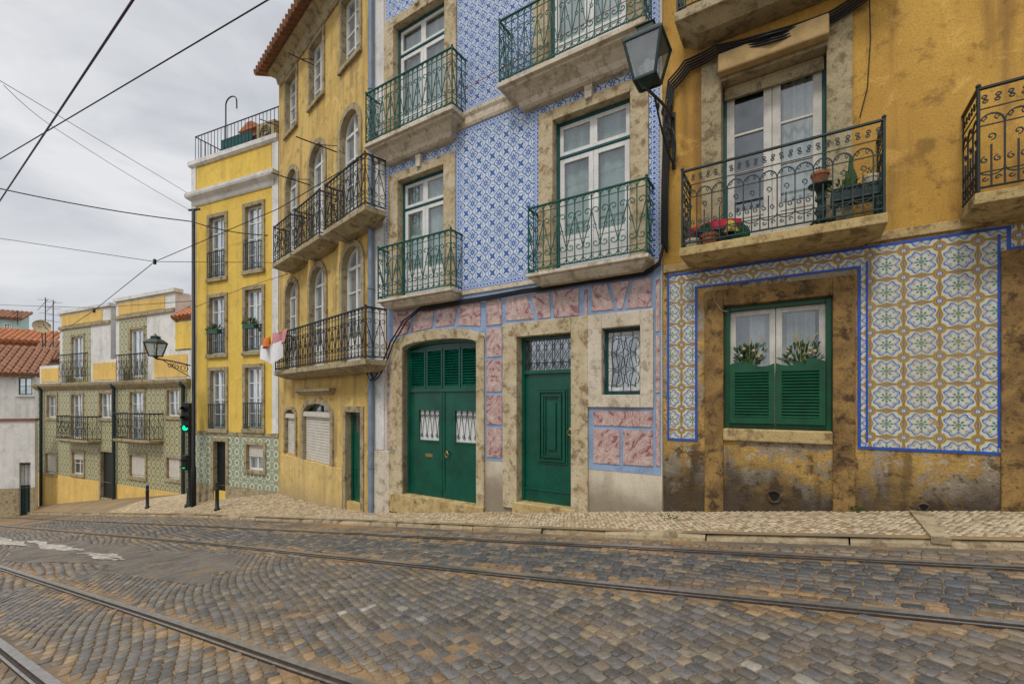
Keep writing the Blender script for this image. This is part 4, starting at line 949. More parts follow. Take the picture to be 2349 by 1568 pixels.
# ================================================================== HOUSE C olive tiles
zc0=gz(*sq(*PC.w(-7,0,0).xy))
CH=T('townhouse','low house of olive patterned tiles with white and yellow set back attic','house',PC,(-7,0,zc0)); h=CH
c0,c1=PC.x(86),0
zco=PC.z(262,880); zpl=PC.z(165,1093)
w1=[PC.rect(*a) for a in ((109,130,906,957),(230,257,902,958),(384,413,894,954))]
wbal=[PC.rect(165,190,905,1005),PC.rect(299,330,899,1008)]
w2=[PC.rect(*a) for a in ((106,130,1040,1085),(167,192,1038,1087),(299,334,1044,1093),(384,414,1050,1098))]
dC=PC.rect(232,260,1036,1142)
zb=zc0-4
m=MB().wall(c0,c1,zb,zco,[ex(a) for a in w1+wbal+w2+[dC]],0,.2); m.body(c0,c1,zb,zco,7); h.add('wall',m,M['ctile'])
h.add('plinth',MB().wall(c0+.02,c1-.02,zb,zpl,[(dC[0]-.02,dC[1]+.02,-30,dC[3]+.1)]+[ex(a,.14) for a in w2],-.02,.02),M['peach'])
for a in w1: swin(h,a,.08,M['wpaint'],M['sheen'],M['greyst'],.14,2)
for a in wbal: swin(h,a,.08,M['wpaint'],M['sheen'],M['greyst'],.14,4)
for i,a in enumerate(w2): swin(h,a,.08,M['wpaint'],M['dglass'],M['greyst'],.14,2,blind=.9 if i!=1 else .3)
q=MB().box(dC[0],dC[1],.1,.14,dC[2]-1,dC[3]); d_=h.add('door',q,M['iron']); surround(h,d_,dC[0],dC[1],dC[2]-1.5,dC[3],.16,M['greyst'])
for xl,xr in ((131,203),(261,345)):
    zz=PC.z((xl+xr)/2,1008,.5); balcony(h,PC.x(xl,.5),PC.x(xr,.5),zz,.55,1.15,M['greyst'],M['iron'],style='acurl',w=.2,hr=.03,th=.2)
h.add('cornice',MB().mould(c0-.1,c1+.05,[(.05,zco-.25),(.1,zco-.2),(.22,zco-.05),(.25,zco+.05),(.25,zco+.12)]),M['greyst'])
for px in (95,262,421):
    x_=PC.x(px,.1); k=MB(); k.tube([(x_,-.12,zb+1.5),(x_,-.12,zco-.1)],.07,8); k.lathe((x_,-.12,zco-.25),[(.07,0),(.15,.12),(.15,.25)],8); h.add('drainpipe',k,M['dgiron'])
ay=.6; zA1=PC.z(200,710,-ay); zA2=PC.z(335,680,-ay)
xL0,xL1,xL2,xL3=PC.x(137,-ay),PC.x(254,-ay),PC.x(266,-ay),PC.x(402,-ay)
uw=[PC.rect(166,192,772,868,-ay),PC.rect(300,330,755,864,-ay)]
for (a,b,zt_,u,ps) in ((xL0,xL1,zA1,uw[0],(144,208,752,880)),(xL2,xL3,zA2,uw[1],(274,337,728,870))):
    m=MB().wall(a,b,zco+.1,zt_,[ex(u)],ay,.2); m.body(a,b,zco+.1,zt_,3.5,ay); h.add('attic_wall',m,M['white'])
    pr=PC.rect(*ps,-ay); h.add('tile_panel',MB().wall(pr[0],pr[1],zco+.12,pr[3],[ex(u)],ay-.01,.005,False),M['ctile'])
    hh=zt_-pr[3]; h.add('parapet_panel',MB().box(a+.3,b-.8,ay-.03,ay,pr[3]+hh*.24,zt_-hh*.14),M['peach'])
    h.add('parapet_coping',MB().box(a-.08,b+.08,ay-.1,ay+.3,zt_-.02,zt_+.14),M['white']); h.add('string_course',MB().box(a,b,ay-.08,ay,pr[3]+.003,pr[3]+.16),M['greyst'])
    r=h.add('window',MB().frame(u[0],u[1],u[2],u[3],.07,ay+.06,ay+.12),M['wpaint']); q=MB(); q.box((u[0]+u[1])/2-.04,(u[0]+u[1])/2+.04,ay+.07,ay+.11,u[2],u[3]-.07)
    h.add('mullion',q,M['wpaint'],r); h.add('pane',MB().quad((u[0],ay+.1,u[2]),(u[1],ay+.1,u[2]),(u[1],ay+.1,u[3]),(u[0],ay+.1,u[3])),M['sheen'],r); surround(h,r,u[0],u[1],u[2],u[3],.14,M['greyst'],ay-.04,ay+.15)
zrf=PC.z(418,728,-ay)
h.add('attic_wall',MB().box(xL3+.01,c1,ay+.1,5.8,zco+.1,zrf),M['white'])
h.add('metal_screen',MB().box(PC.x(403,-ay),c1-.02,ay-.02,ay+.05,PC.z(418,800,-ay),PC.z(418,738,-ay)),M['yellow'])
for xl,xr,yt in ((90,140,838),(208,272,824),(346,437,806)):
    r=PC.rect(xl,xr,yt,868); m=MB().box(r[0],r[1],.02,.18,zco+.1,r[3]); w=h.add('parapet',m,M['white']); h.add('parapet_panel',MB().box(r[0]+.24,r[1]-.24,-.01,.02,zco+.22,r[3]-.15),M['peach'],w)
for xl,xr in ((141,207),(273,345)):
    r=PC.rect(xl,xr,0,0); b=MB(); zz=PC.z((xl+xr)/2,812); railrun(b,(r[0],-.1),(r[1],-.1),zco+.14,zz,'acurl',.22); b.tube([(r[0],-.1,zz),(r[1],-.1,zz)],.03,5); h.add('railing',b,M['iron'])
def tileroof(h,x0,x1,y0,y1,z0,z1,m,st=.25,parent=None):
    k=MB(); x=x0
    while x<x1:
        pts=[];rr=[]
        for i in range(9):
            q=i/8; pts+=[(x,y0+(y1-y0)*q,z0+(z1-z0)*q),(x,y0+(y1-y0)*(q+.115),z0+(z1-z0)*(q+.115))]; rr+=[st*.52,st*.40]
        k.tube(pts,rr,6); x+=st
    k.add([(x0,y0,z0-.03),(x1,y0,z0-.03),(x1,y1,z1-.03),(x0,y1,z1-.03)],[(0,1,2,3)]); return h.add('roof',k,m,parent)
tileroof(h,xL3+.02,c1-.3,ay-.1,2.4,zrf,zrf+1.35,M['roof'],.3)
# ================================================================== far left background
def farhouse(label,Zd,xl,xr,ye,yb,wallm,yr,win=(),deep=5,roofm=None,e=(1,.75)):
    pl=Pl(((xl-CX)/F*Zd,Zd),e); x0,x1=0,pl.x(xr); ze=pl.z((xl+xr)/2,ye); zb_=pl.z((xl+xr)/2,yb)
    t=T('house',label,'house',pl,((x0+x1)/2,0,zb_))
    ws=[pl.rect(*a) for a in win]
    m=MB().wall(x0,x1,zb_-3,ze,[ex(a) for a in ws],0,.2); m.body(x0,x1,zb_-3,ze,deep); t.add('wall',m,wallm)
    for a in ws: swin(t,a,.08,M['teal'],M['sheen'],M['white'],.12,2)
    if yr:
        zr_=pl.z((xl+xr)/2,yr,-deep); tileroof(t,x0-.3,x1+.3,-.3,deep,ze,zr_,roofm or M['roof'],.36)
        t.add('gable',MB().add([(x0,0,ze),(x0,deep,ze),(x0,deep,zr_-.1),(x1,0,ze),(x1,deep,ze),(x1,deep,zr_-.1)],[(0,1,2),(3,5,4),(1,4,5,2)]),wallm)
    return t
farhouse('small white cottage with weathered tiled roof at the far left edge',27,-70,80,858,1010,M['white'],800,[(43,74,866,905)],4,roofm=M['oldroof'])
farhouse('orange walled house with low tiled roof behind the white cottage',36,-60,108,782,880,M['redwall'],757,(),4,roofm=M['roof'])
farhouse('pale mint house rising behind the far left roofs',46,-60,45,728,850,M['mint'],712,[(12,24,744,760)],4,roofm=M['oldroof'])
farhouse('white house with tiled roof wedged beside the olive tiled house',32,84,150,828,900,M['white'],786,(),4,roofm=M['oldroof'])
plw=Pl(((-80-CX)/F*22.5,22.5),(1,.35)); xw1=plw.x(80); zt_=plw.z(40,965); zb_=plw.z(40,1150)
gt=plw.rect(44,70,1060,1150)
t=T('boundary_wall','white rendered yard wall beside the olive tiled house','wall',plw,(xw1/2,0,zb_)); m=MB().wall(0,xw1,zb_-3,zt_,[gt[:2]+(zb_-3,gt[3])],0,.25); m.body(0,xw1,zb_-3,zt_,.25); t.add('wall',m,M['white']); t.add('coping',MB().box(-.05,xw1+.02,-.06,.31,zt_+.002,zt_+.12),M['oldroof'])
t.add('plinth',MB().wall(0,xw1,zb_-3,zb_+.7,[gt[:2]+(zb_-3,gt[3])],-.03,.03),M['greyst'])
m=MB(); railrun(m,(gt[0],.1),(gt[1],.1),zb_-.8,gt[3]-.1,'bars',.16); m.tube([(gt[0],.1,gt[3]-.1),(gt[1],.1,gt[3]-.1)],.03,5); m.box(gt[0],gt[1],.12,.14,zb_-1,zb_+.8)
solo('gate',m,M['dgiron'],plw,((gt[0]+gt[1])/2,.1,zb_-.6),'dark iron gate in the white yard wall','gate')
def antenna(px,py0,py1,Z,label):
    a=W3(px,py1,Z); b=W3(px,py0,Z); H=b.z-a.z; m=MB(); m.tube([a,b],.03,5)
    for k in range(4):
        z=a.z+H*(.95-.13*k); w=.55-.05*k; m.tube([(a.x-w,a.y,z+.05),(a.x+w,a.y+.1,z-.02)],.014,4)
    m.tube([(a.x-.5,a.y-.05,a.z+H*.75),(a.x+.2,a.y,a.z+H*.97)],.014,4)
    solo('antenna',m,M['iron'],PW,tuple(a),label,'antenna','roof antennas at far left')
antenna(104,682,800,33,'thin dark rooftop antenna nearest the olive tiled house'); antenna(122,688,800,33.5,'slender leaning antenna mast beside the attic of the olive house'); antenna(40,712,745,45,'small distant antenna on the mint house')
c=W3(95,750,32.5); t=T('satellite_dish','grey satellite dish on the far left roofs','satellite dish',PW,(c.x,c.y,c.z-.9)); vs=[];fs=[]
ax_=Vector((.75,-.55,.38)).normalized(); u1=ax_.orthogonal().normalized(); u2=ax_.cross(u1)
for i,(rr,zz) in enumerate(((.02,0),(.25,.03),(.42,.09),(.5,.14))):
    for k in range(14): vs.append(c+ax_*zz+u1*(rr*math.cos(k*PI/7))+u2*(rr*math.sin(k*PI/7)))
for i in range(3):
    for k in range(14): fs.append((i*14+k,i*14+(k+1)%14,(i+1)*14+(k+1)%14,(i+1)*14+k))
t.add('dish',MB().add(vs,fs),M['greyst'],smooth=True); t.add('mast',MB().tube([c,c+Vector((0,.1,-1.4))],.03,5),M['iron']); t.add('feed_arm',MB().tube([c-u2*.45+ax_*.1,c+ax_*.5],.02,4),M['iron'])
# ================================================================== street furniture
for i,(px,pb,pt) in enumerate(((498,1170,1104),(338,1165,1116))):
    X,Z,z=hit(px,pb); hgt=.82
    m=MB().lathe((X,Z,z),[(.075,0),(.075,.05),(.05,.07),(.048,.55),(.058,.57),(.058,.6),(.045,.62),(.05,hgt-.08),(.045,hgt-.03),(.02,hgt)],12)
    solo('bollard',m,M['iron'],PW,(X,Z,z),['black iron bollard in front of the yellow house','black iron bollard in front of the olive tiled house'][i],'bollard','bollards on the pavement',smooth=True)
X,Z,z=hit(435,1160)
tl_=T('traffic_light','black traffic light post showing green at the pavement edge','traffic light',PW,(X,Z,z))
k=Z/F; zl0=EYE+(HY-990)*k; zl1=EYE+(HY-927)*k
tl_.add('pole',MB().lathe((X,Z,z),[(.14,-.05),(.14,.04),(.09,.10),(.07,.5),(.055,.55),(.05,zl0-z),(.045,zl1-z-.1)],12),M['iron'],smooth=True)
def head(x,y,z0,z1,n,lit,wd=.12,lm='lit',lk=1.):
    m=MB().box(x-wd,x+wd,y-.12,y+.06,z0,z1); m.prism([(x-wd-.01,z1),(x+wd+.01,z1),(x+wd-.03,z1+.05),(x-wd+.03,z1+.05)],y-.13,y+.07); hd=tl_.add('signal_head',m,M['iron'],bevel=.02)
    H=(z1-z0)/n
    for i in range(n):
        c=z0+H*(i+.5); rr=min(wd*.72,H*.42)*lk; q=MB(); q.tube([(x,y-.13,c),(x,y-.124,c)],[rr]*2,14); tl_.add('lens',q,M[lm] if i==lit else M['dark'],hd)
        q=MB(); rr*=1.1; vs=[];fs=[]
        for j in range(9):
            a=PI*j/8; vs+=[(x+rr*math.cos(a),y-.12,c+rr*math.sin(a)),(x+rr*math.cos(a),y-.24,c+rr*.9*math.sin(a))]
        for j in range(8): fs.append((2*j,2*j+1,2*j+3,2*j+2))
        tl_.add('visor',q.add(vs,fs),M['iron'],hd)
head(X+.02,Z-.1,zl0,zl1,3,0)
head(X-.03,Z-.1,EYE+(HY-1076)*k,EYE+(HY-1046)*k,2,0,.08,'lit2',.8)
X,Z,z=hit(444,1128); Z=min(Z,14.2); X=(444-CX)/F*Z; z=gz(*sq(X,Z)); zt_=EYE+(HY-482)/F*Z
t=T('utility_pole','tall black steel pole at the left corner of the yellow house','pole',PW,(X,Z,z)); t.add('shaft',MB().lathe((X,Z,z),[(.075,-.1),(.075,1.2),(.055,1.25),(.048,zt_-z)],10),M['iron'],smooth=True)
m=MB(); m.tube([(X-.15,Z,zt_),(X+.2,Z,zt_+.03)],.035,6); t.add('cap',m,M['iron'])
def lantern(t,x,y,z,s,mi):
    def ring(r,zz): return [(x+r*a,y+r*b,zz) for a,b in ((-1,-1),(1,-1),(1,1),(-1,1))]
    rb,rt=s*.27,s*.47
    f=MB(); B=ring(rb,z+.12*s); Tp=ring(rt,z+1.05*s)
    for i in range(4):
        f.tube([B[i],Tp[i]],.022*s/.5,4)
        for Rg in (B,Tp): f.tube([Rg[i],Rg[(i+1)%4]],.022*s/.5,4)
    f.lathe((x,y,z),[(.03*s,-.05*s),(.10*s,0),(.16*s,.06*s),(.37*s,.12*s)],4)
    body=t.add('lantern',f,mi)
    for i in range(4): t.add('pane',MB().quad(B[i],B[(i+1)%4],Tp[(i+1)%4],Tp[i]),M['lglass'],body)
    c=MB().lathe((x,y,z+1.05*s),[(rt*1.52,-.01),(rt*1.52,.03*s),(rt*1.0,.22*s),(rt*.62,.32*s),(rt*.62,.42*s),(rt*.72,.44*s),(rt*.25,.54*s),(.03*s,.58*s),(.05*s,.62*s),(.01*s,.68*s)],4); t.add('cap',c,mi,body)
    b=MB().lathe((x,y,z+.35*s),[(.04*s,-.2*s),(.045*s,.0),(.10*s,.12*s),(.11*s,.25*s),(.05*s,.36*s)],10); t.add('bulb',b,M['wpaint'],body,smooth=True)
sx=P1.x(1546); zw0=P1.z(1543,390); zw1=P1.z(1543,275)
ly=-1.22; lx=P1.x(1485,1.22); zl=P1.z(1487,198,1.22)
t=T('street_lamp','old black street lantern on a scrolled wall bracket between the two tiled houses','street lamp',P1,(sx,0,zw0))
m=MB(); m.box(sx-.022,sx+.022,-.03,-.002,zw0,zw1+.08)
A=Vector((sx,-.03,zw1)); Bp=Vector((lx,ly,zl-.03)); m.tube([A,A.lerp(Bp,.5)+Vector((0,0,.03)),Bp],.018,6)
C=Vector((sx,-.03,zw0+.06)); m.tube([C+(A.lerp(Bp,.75)-C)*q+Vector((0,0,-.10*math.sin(PI*q))) for q in [i/8 for i in range(9)]],.012,5)
dv=(Bp-A)
def pt(u_,v_): q=A+dv*u_; return (q.x,q.y,q.z+v_)
for cu,cv,rr,sg in ((.12,-.16,.11,1),(.30,-.09,.08,-1),(.46,-.07,.055,1),(.14,-.36,.09,-1),(.62,-.05,.04,-1),(.10,.10,.08,-1),(.28,.08,.06,1),(.30,-.26,.06,1)):
    m.tube([pt(cu+a/dv.length,cv+b) for a,b in spiral((0,0),rr,PI/2,1.6,sg,14)],.010,5)
m.tube([(sx-.01+.06*math.sin(q*4),-.05-.08*math.sin(q*PI),zw0+(zw1-zw0)*q) for q in [i/12 for i in range(13)]],.011,5)
t.add('bracket',m,M['iron'])
lantern(t,lx,ly,zl,.425,M['dgiron'])
Z=13.9; a=W3(437,838,Z); b=W3(357,822,Z-.4)
t=T('street_lamp','small black wall lantern on a scrolled arm at the corner of the olive house','street lamp',PW,tuple(a)); m=MB(); m.tube([a,(a+b)/2+Vector((0,0,.02)),b],.022,5); dv=b-a
for cu,rr,sg in ((.2,.13,1),(.42,.1,-1),(.6,.08,1)):
    m.tube([tuple(a+dv*(cu+q[0]/dv.length)+Vector((0,0,-.12+q[1]))) for q in spiral((0,0),rr,PI/2,1.5,sg,12)],.014,4)
m.tube([a+Vector((0,0,-.35)),a+dv*.35+Vector((0,0,-.22)),a+dv*.8],.016,4); t.add('bracket',m,M['iron']); lantern(t,b.x,b.y,b.z+.02,.42,M['dgiron'])
# ------------------------------------------------------------------ wires
def wire(label,pts,r,mat=None,name='overhead_wire',cat='wire',sag=0,group='overhead wires'):
    P=[]
    for a,b in zip(pts,pts[1:]):
        a,b=Vector(a),Vector(b)
        for i in range(12):
            q=i/12; P.append(a.lerp(b,q)+Vector((0,0,-sag*4*q*(1-q))))
    P.append(Vector(pts[-1]))
    solo(name,MB().tube(P,r,6),mat or M['cable'],PW,tuple(P[0]),label,cat,group,smooth=True)
def ext(a,b,k=.5): return (a-(b-a)*k, b+(b-a)*k)
wire('thick violet tram wire crossing the top left sky steeply',ext(W3(305,0,5),W3(0,460,10),.4),.013,M['wire'])
wire('dark wire slanting across the sky behind the violet tram wire',ext(W3(615,0,5.6),W3(0,365,9),.4),.009)
wire('upper thin wire meeting the cornice of the yellow house',[W3(-120,115,9),W3(8,190,9.5),W3(436,446,14.8)],.007)
wire('thin slack wire below the cornice wire',[W3(8,195,9.6),W3(120,290,11),W3(432,480,14.3)],.006,sag=.05)
wire('black cable sagging to the tall pole and on to the arched house',[W3(-90,412,12),W3(440,508,14.1),W3(628,540,13.4)],.016,sag=.1)
wire('lower level wire with an insulator over the street',[W3(-90,533,15),W3(355,600,13),W3(632,602,13.3)],.008)
wire('long diagonal wire from the drainpipe down toward the olive house',[W3(842,357,9.2),W3(640,478,11),W3(355,600,13),W3(215,712,17),W3(120,775,21)],.010)
wire('thin wire strung from the yellow house to the arched house balcony',[W3(445,705,14.4),W3(560,660,13.6),W3(660,628,12.4)],.007)
wire('thin wire over the far left rooftops',[W3(-60,697,28),W3(215,706,20),W3(445,690,14.6)],.010)
wire('thin reddish rope slanting in front of the blue tiles',[P1.w(P1.x(1440,.2),-.2,P1.z(1440,0,.2)),P1.w(P1.x(1065,.2),-.2,P1.z(1065,205,.2))],.006,M['redwall'],'rope','rope',group='ropes')
for px,py,Z,l in ((355,600,13,'small grey insulator where two wires cross over the street'),(216,712,17,'small grey insulator on the diagonal wire by the attic')):
    c=W3(px,py,Z); solo('insulator',MB().lathe(c,[(.02,-.08),(.05,-.05),(.035,0),(.05,.04),(.02,.08)],8),M['iron'],PW,tuple(c),l,'insulator',smooth=True)
def P1w(px,py,p): x_,z_=P1.at(px,py,p); return P1.w(x_,-p,z_)
for j in range(5):
    pts=[P1w(x_+3*j,y_+5*j,p_) for x_,y_,p_ in ((1990,-30,.07),(1900,30,.07),(1760,75,.23 if j<2 else .2),(1640,105,.1),(1570,140,.06),(1533,185,.06),(1524,260,.06),(1519,420,.05),(1518,560,.05))]
    wire(['topmost strand','second strand','middle strand','fourth strand','lowest strand'][j]+' of the black cable bundle running down between the tiled houses',[tuple(q) for q in pts],.013,name='facade_cable',cat='cable',sag=.012,group='cable bundle between the tiled houses')
for j in range(3):
    pts=[P1w(x_,y_+4*j,p_) for x_,y_,p_ in ((1521,560,.06),(1512,600,.07),(1480,622,.07),(1350,640,.07),(1200,664,.07),(1060,688,.07),(965,704,.07))]
    if j<2: pts+=[P1w(x_+8*j,y_,.13) for x_,y_ in ((925,735),(895,785),(878,830),(862,862),(850,872),(842,855))]
    wire(['upper','middle','lower'][j]+' black cable along the band under the blue tiles',[tuple(q) for q in pts],.014,name='facade_cable',cat='cable',sag=.008,group='cables under the blue tiles')
wire('thin black wire on the ochre wall right of the balcony door',[tuple(P1w(x_,y_,.03)) for x_,y_ in ((1994,-20),(1997,90),(1990,200),(1972,270))],.006,name='facade_cable',cat='cable')
wire('pale thin wire drooping over the tiles left of the shuttered window',[tuple(P1w(x_,y_,.04)) for x_,y_ in ((1560,575),(1590,610),(1630,640),(1640,690),(1655,712),(1668,714))],.005,M['greyst'],name='facade_cable',cat='cable')
# ------------------------------------------------------------------ plants and small things
def leaves(c,rx,rz,n,ll,up=.3,ry=None):
    m=MB(); ry=ry or rx
    for i in range(n):
        a=R()*2*PI; e=R(); d=Vector((math.cos(a)*rx*e,math.sin(a)*ry*e,rz*(R())))
        b=Vector(c); t=b+d; ax=(d+Vector((0,0,up*rz))).normalized(); sd=ax.cross(Vector((R()-.5,R()-.5,R()-.5))).normalized()*ll*.16
        L=ll*(.6+.8*R()); m.add([t,t+ax*L*.5+sd,t+ax*L+Vector((0,0,-L*.25)),t+ax*L*.5-sd],[(0,1,2,3)])
    return m
for i,(px,pt_,pb,w) in enumerate(((1718,778,835,.16),(1838,770,835,.19))):
    x_,zb_=P1.at(px,pb,-.02); zt_=P1.z(px,pt_,-.02); H=(zt_-zb_)*.75
    zp_=w0[2]+.07
    t=T('window_plant',['left flowering plant standing behind the half shutters','right spiky plant standing behind the half shutters'][i],'plant',P1,(x_,.105,zp_),'plants behind the half shutters')
    t.add('pot',MB().lathe((x_,.10,zp_),[(.03,0),(.04,.15),(.042,zb_-zp_-.02)],10),M['terra'])
    t.add('foliage',leaves((x_,.06,zb_-.02),w,H,210,.075,.4,.05),M['leaf'])
    for k in range(5):
        c=(x_+(R()-.5)*w*1.5,.0+R()*.03,zb_+H*(.3+.6*R())); t.add('flower',MB().lathe(c,[(.004,-.02),(.022,0),(.018,.016),(.003,.025)],6),M['flower'])
    for k in range(2+3*i):
        dx=(R()-.3)*w*1.4; t.add('seed_head',MB().tube([(x_,.05,zb_),(x_+dx*.6,.04,zb_+H*.9),(x_+dx,.03,zb_+H*1.45)],[.003,.003,.007],4),M['straw'])
def potted(px,pz,p,rad,hh,label,mat,leafn=0,lh=.2):
    x_=P1.x(px,p); t=T('flower_pot',label,'flower pot',P1,(x_,-p,pz)); t.add('pot',MB().lathe((x_,-p,pz),[(rad*.7,0),(rad*.9,hh*.75),(rad,hh*.76),(rad,hh),(rad*.85,hh),(rad*.8,hh*.9)],14),mat,smooth=False)
    t.add('soil',MB().lathe((x_,-p,pz+hh*.86),[(rad*.8,0),(rad*.8,.005)],12),M['dark'])
    if leafn: t.add('foliage',leaves((x_,-p,pz+hh*.9),rad*.8,lh,leafn,lh*.8,.7),M['leaf'])
B=bz+.002
potted(1628,B,.3,.10,.17,'terracotta pot on the left of the dark iron balcony',M['terra'],14,.1)
potted(1588,B,.3,.085,.14,'cream pot at the far left end of the dark iron balcony',M['limew'],8,.08)
x_=P1.x(1648,.25)
def lump(cx,cy,cz,rx,ry,rz,seed,nu=28,nv=12):
    m=MB(); rnd=random.Random(seed); ph=[rnd.random()*6 for _ in range(6)]; vs=[];fs=[]
    for j in range(nv+1):
        v=PI*.5*(1-j/nv)
        for i in range(nu):
            a=2*PI*i/nu; k=1+.15*math.sin(3*a+ph[0]+j*.4)+.12*math.sin(7*a+ph[1]-j*.6)+.08*math.sin(13*a+ph[2])
            vs.append((cx+rx*k*math.cos(a)*math.cos(v)**.6,cy+ry*k*math.sin(a)*math.cos(v)**.6,cz+rz*math.sin(v)*(1+.2*math.sin(4*a+ph[3])+.1*math.sin(9*a))))
    for j in range(nv):
        for i in range(nu):
            k=(i+1)%nu; fs.append((j*nu+i,(j+1)*nu+i,(j+1)*nu+k,j*nu+k))
    return m.add(vs,fs)
t=T('cloth_bundle','red green and gold cloth heaped at the left of the dark iron balcony','cloth',P1,(x_,-.2,B))
t.add('stool',MB().box(x_-.2,x_+.2,-.27,-.12,B,B+.2),M['dgiron']); t.add('red_cloth',lump(x_-.02,-.2,B+.2,.30,.13,.13,1),M['red'],smooth=True); t.add('green_cloth',lump(x_+.22,-.22,B+.04,.10,.09,.20,5),M['gcloth'],smooth=True); t.add('green_cloth',lump(x_-.14,-.24,B+.2,.12,.11,.10,6),M['gcloth'],smooth=True); t.add('gold_cloth',lump(x_+.14,-.31,B+.14,.07,.05,.12,9),M['ycloth'],smooth=True)
x_=P1.x(1882,.26); z9=P1.z(1880,425,.26)
t=T('plant_stand','dark turned iron pedestal near the right of the iron balcony','plant stand',P1,(x_,-.26,B)); H=z9-B
t.add('column',MB().lathe((x_,-.26,B),[(.05,.08),(.035,.16),(.06,.2),(.03,.26),(.03,H*.62),(.055,H*.68),(.03,H*.75),(.05,H*.9),(.11,H*.96),(.12,H)],14),M['dgiron'],smooth=True)
for k in range(3):
    a=k*2.1+.4; t.add('leg',MB().tube([(x_,-.26,B+.14),(x_+.1*math.cos(a),-.26+.1*math.sin(a),B+.1),(x_+.16*math.cos(a),-.26+.16*math.sin(a),B+.015)],.016,5),M['dgiron'])
potted(1881,z9+.001,.26,.09,.13,'terracotta pot on top of the iron pedestal',M['terra'],10,.08)
r=P1.rect(1905,2018,440,485,.26)
t=T('planter_table','dark green trough on legs at the right end of the iron balcony','planter',P1,((r[0]+r[1])/2,-.26,B)); zt_=B+.38
m=MB().frame(r[0],r[1],zt_-.14,zt_,.02,-.38,-.36); m.box(r[0],r[1],-.36,-.16,zt_-.14,zt_-.02); t.add('trough',m,M['dgiron'],bevel=.006)
for a in (r[0]+.03,r[1]-.03):
    for b in (-.36,-.18): t.add('leg',MB().tube([(a,b,B),(a,b,zt_-.13)],.014,5),M['dgiron'])
t.add('foliage',leaves(((r[0]+r[1])/2-.1,-.26,zt_-.03),.16,.10,45,.09,.5,.08),M['leaf'])
xc_=P1.x(1952,.26); m=MB()
for k in range(3): m.tube([(xc_+.03*k-.03,-.26,zt_-.03),(xc_+.03*k-.03,-.26,zt_+.12+.1*(k==1)),(xc_+.03*k-.035,-.26,zt_+.2+.16*(k==1))],[.024,.026,.01],7)
t.add('cactus',m,M['leaf'])
potted(1998,zt_+.001,.26,.065,.10,'small white pot on the right end of the green trough',M['limew'],10,.08)
for i,(px,py) in enumerate(((494,760),(577,748))):
    x_,z_=PB.at(px,py,.12); t=T('flower_box',['green trailing window box on the left middle window of the yellow house','leafy window box on the right middle window of the yellow house'][i],'flower box',PB,(x_,-.16,z_)); t.add('trough',MB().box(x_-.25,x_+.25,-.24,-.09,z_-.08,z_+.04),M['door']); t.add('foliage',leaves((x_,-.18,z_+.02),.26,.14,90,.13,.2,.08),M['leaf'])
    t.add('flower',leaves((x_,-.2,z_+.08),.2,.1,14,.05,.2,.06),M['pinkc'])
def cloth(px0,px1,py0,py1,p,mat,label,seed):
    x0=PA.x(px0,p);x1=PA.x(px1,p); z1=PA.z((px0+px1)/2,py0,p);z0=PA.z((px0+px1)/2,py1,p); n=14;mv=8; vs=[]
    for j in range(mv+1):
        for i in range(n+1):
            u_=i/n;v_=j/mv; vs.append((x0+(x1-x0)*(u_*(1-.15*v_)+.05*v_),-p+.05*math.sin(u_*9+seed)*(.4+v_),z1+(z0-z1)*v_*(.85+.15*math.sin(u_*5+seed))-.06*math.sin(PI*u_)))
    fs=[(j*(n+1)+i,(j+1)*(n+1)+i,(j+1)*(n+1)+i+1,j*(n+1)+i+1) for j in range(mv) for i in range(n)]
    solo('laundry',MB().add(vs,fs),mat,PA,(x0,-p,z0),label,'laundry','washing hung at the end of the arched house balcony',smooth=True)
cloth(600,622,770,795,.68,M['orange'],'orange cloth hanging off the far end of the long iron balcony',1)
cloth(624,660,758,788,.58,M['pinkc'],'pink cloth drying at the far end of the long iron balcony',3)
cloth(600,648,785,832,.62,M['whitec'],'white towel hanging below the orange cloth',5)
for px,py,n,l in ((1955,1168,26,'small green weed tuft at the foot of the ochre wall'),(1535,1186,12,'tiny weed sprouting where the two tiled houses meet')):
    X,Z,z=hit(px,py+6); solo('weed',leaves((X,Z,z),.08,.05,n*2,.05,.6),M['leaf'],PW,(X,Z,z),l,'weed')
X,Z,z=hit(2140,1215); s_,q_=sq(X,Z)
vs=[sqw(s_-.07,qk(s_)+.0,zs(s_,5.2)+.018),sqw(s_+.06,qk(s_),zs(s_,5.2)+.020),sqw(s_+.10,6.2,zs(s_,6)+.020),sqw(s_-.05,6.2,zs(s_,6)+.018)]
m=MB(); m.add(vs+[(x,y,z-.06) for x,y,z in vs],[(0,1,2,3),(0,4,5,1),(3,2,6,7),(1,5,6,2),(0,3,7,4)]); solo('drain_cover',m,M['kerb'],PW,vs[0],'stone slab covering a drain channel across the pavement at the right','drain cover')
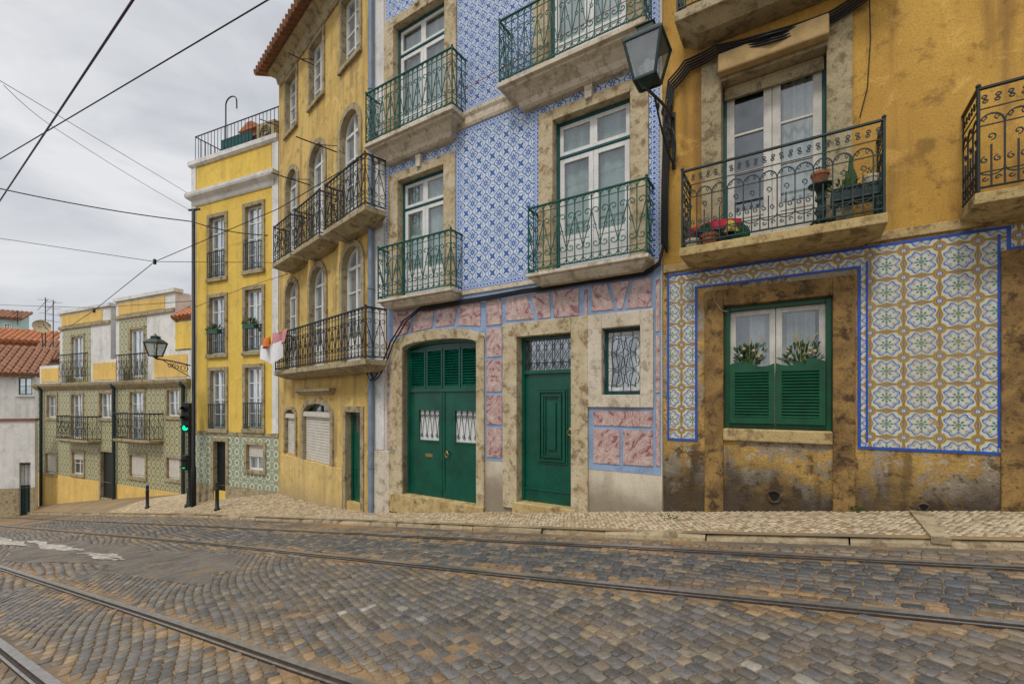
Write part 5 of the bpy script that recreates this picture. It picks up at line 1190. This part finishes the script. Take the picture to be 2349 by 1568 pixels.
# ================================================================== camera, world, light
cd=bpy.data.cameras.new('Camera'); cam=bpy.data.objects.new('Camera',cd); COL.objects.link(cam); SC.camera=cam
cam.location=(0,0,EYE); cam.rotation_euler=(PI/2,0,0); cd.lens=16; cd.sensor_width=36; cd.shift_y=134/2349; cd.clip_end=2000; cd.clip_start=.05
wd=bpy.data.worlds.new('World'); SC.world=wd; wd.use_nodes=True; nt=wd.node_tree; bg=nt.nodes['Background']; bg.inputs[1].default_value=.1
sky=nt.nodes.new('ShaderNodeTexSky'); sky.sky_type='NISHITA'; sky.sun_disc=False
sd=Vector((.36,.66,-1.0)).normalized(); sky.sun_elevation=math.asin(-sd.z); sky.sun_rotation=math.atan2(-sd.x,-sd.y)
tc=nt.nodes.new('ShaderNodeTexCoord'); mp=nt.nodes.new('ShaderNodeMapping'); mp.inputs['Scale'].default_value=(1,1,2.6); nt.links.new(tc.outputs['Generated'],mp.inputs[0])
no=nt.nodes.new('ShaderNodeTexNoise'); no.inputs['Scale'].default_value=2.6; no.inputs['Detail'].default_value=8; no.inputs['Roughness'].default_value=.54; no.inputs['Distortion'].default_value=.6; nt.links.new(mp.outputs[0],no.inputs['Vector'])
rp=nt.nodes.new('ShaderNodeValToRGB'); rp.color_ramp.elements[0].position=.32; rp.color_ramp.elements[0].color=(.54,.565,.61,1); rp.color_ramp.elements[1].position=.62; rp.color_ramp.elements[1].color=(.84,.845,.86,1); nt.links.new(no.outputs['Fac'],rp.inputs[0])
sp_=nt.nodes.new('ShaderNodeSeparateXYZ'); nt.links.new(tc.outputs['Generated'],sp_.inputs[0])
mr=nt.nodes.new('ShaderNodeMapRange'); nt.links.new(sp_.outputs[2],mr.inputs[0]); mr.inputs[1].default_value=.62; mr.inputs[2].default_value=1; mr.inputs[3].default_value=10; mr.inputs[4].default_value=40
vm=nt.nodes.new('ShaderNodeVectorMath'); vm.operation='SCALE'; nt.links.new(rp.outputs[0],vm.inputs[0]); nt.links.new(mr.outputs[0],vm.inputs['Scale'])
mxn=nt.nodes.new('ShaderNodeMix'); mxn.data_type='RGBA'; mxn.inputs[0].default_value=.92; nt.links.new(sky.outputs[0],mxn.inputs[6]); nt.links.new(vm.outputs[0],mxn.inputs[7]); nt.links.new(mxn.outputs[2],bg.inputs[0])
sl=bpy.data.lights.new('Sun','SUN'); sl.energy=1.5; sl.angle=math.radians(10); sl.color=(1,.94,.85); so_=bpy.data.objects.new('Sun',sl); COL.objects.link(so_); so_.rotation_euler=sd.to_track_quat('-Z','Y').to_euler()
SC.view_settings.view_transform='Standard'; SC.view_settings.look='None'; SC.view_settings.exposure=0
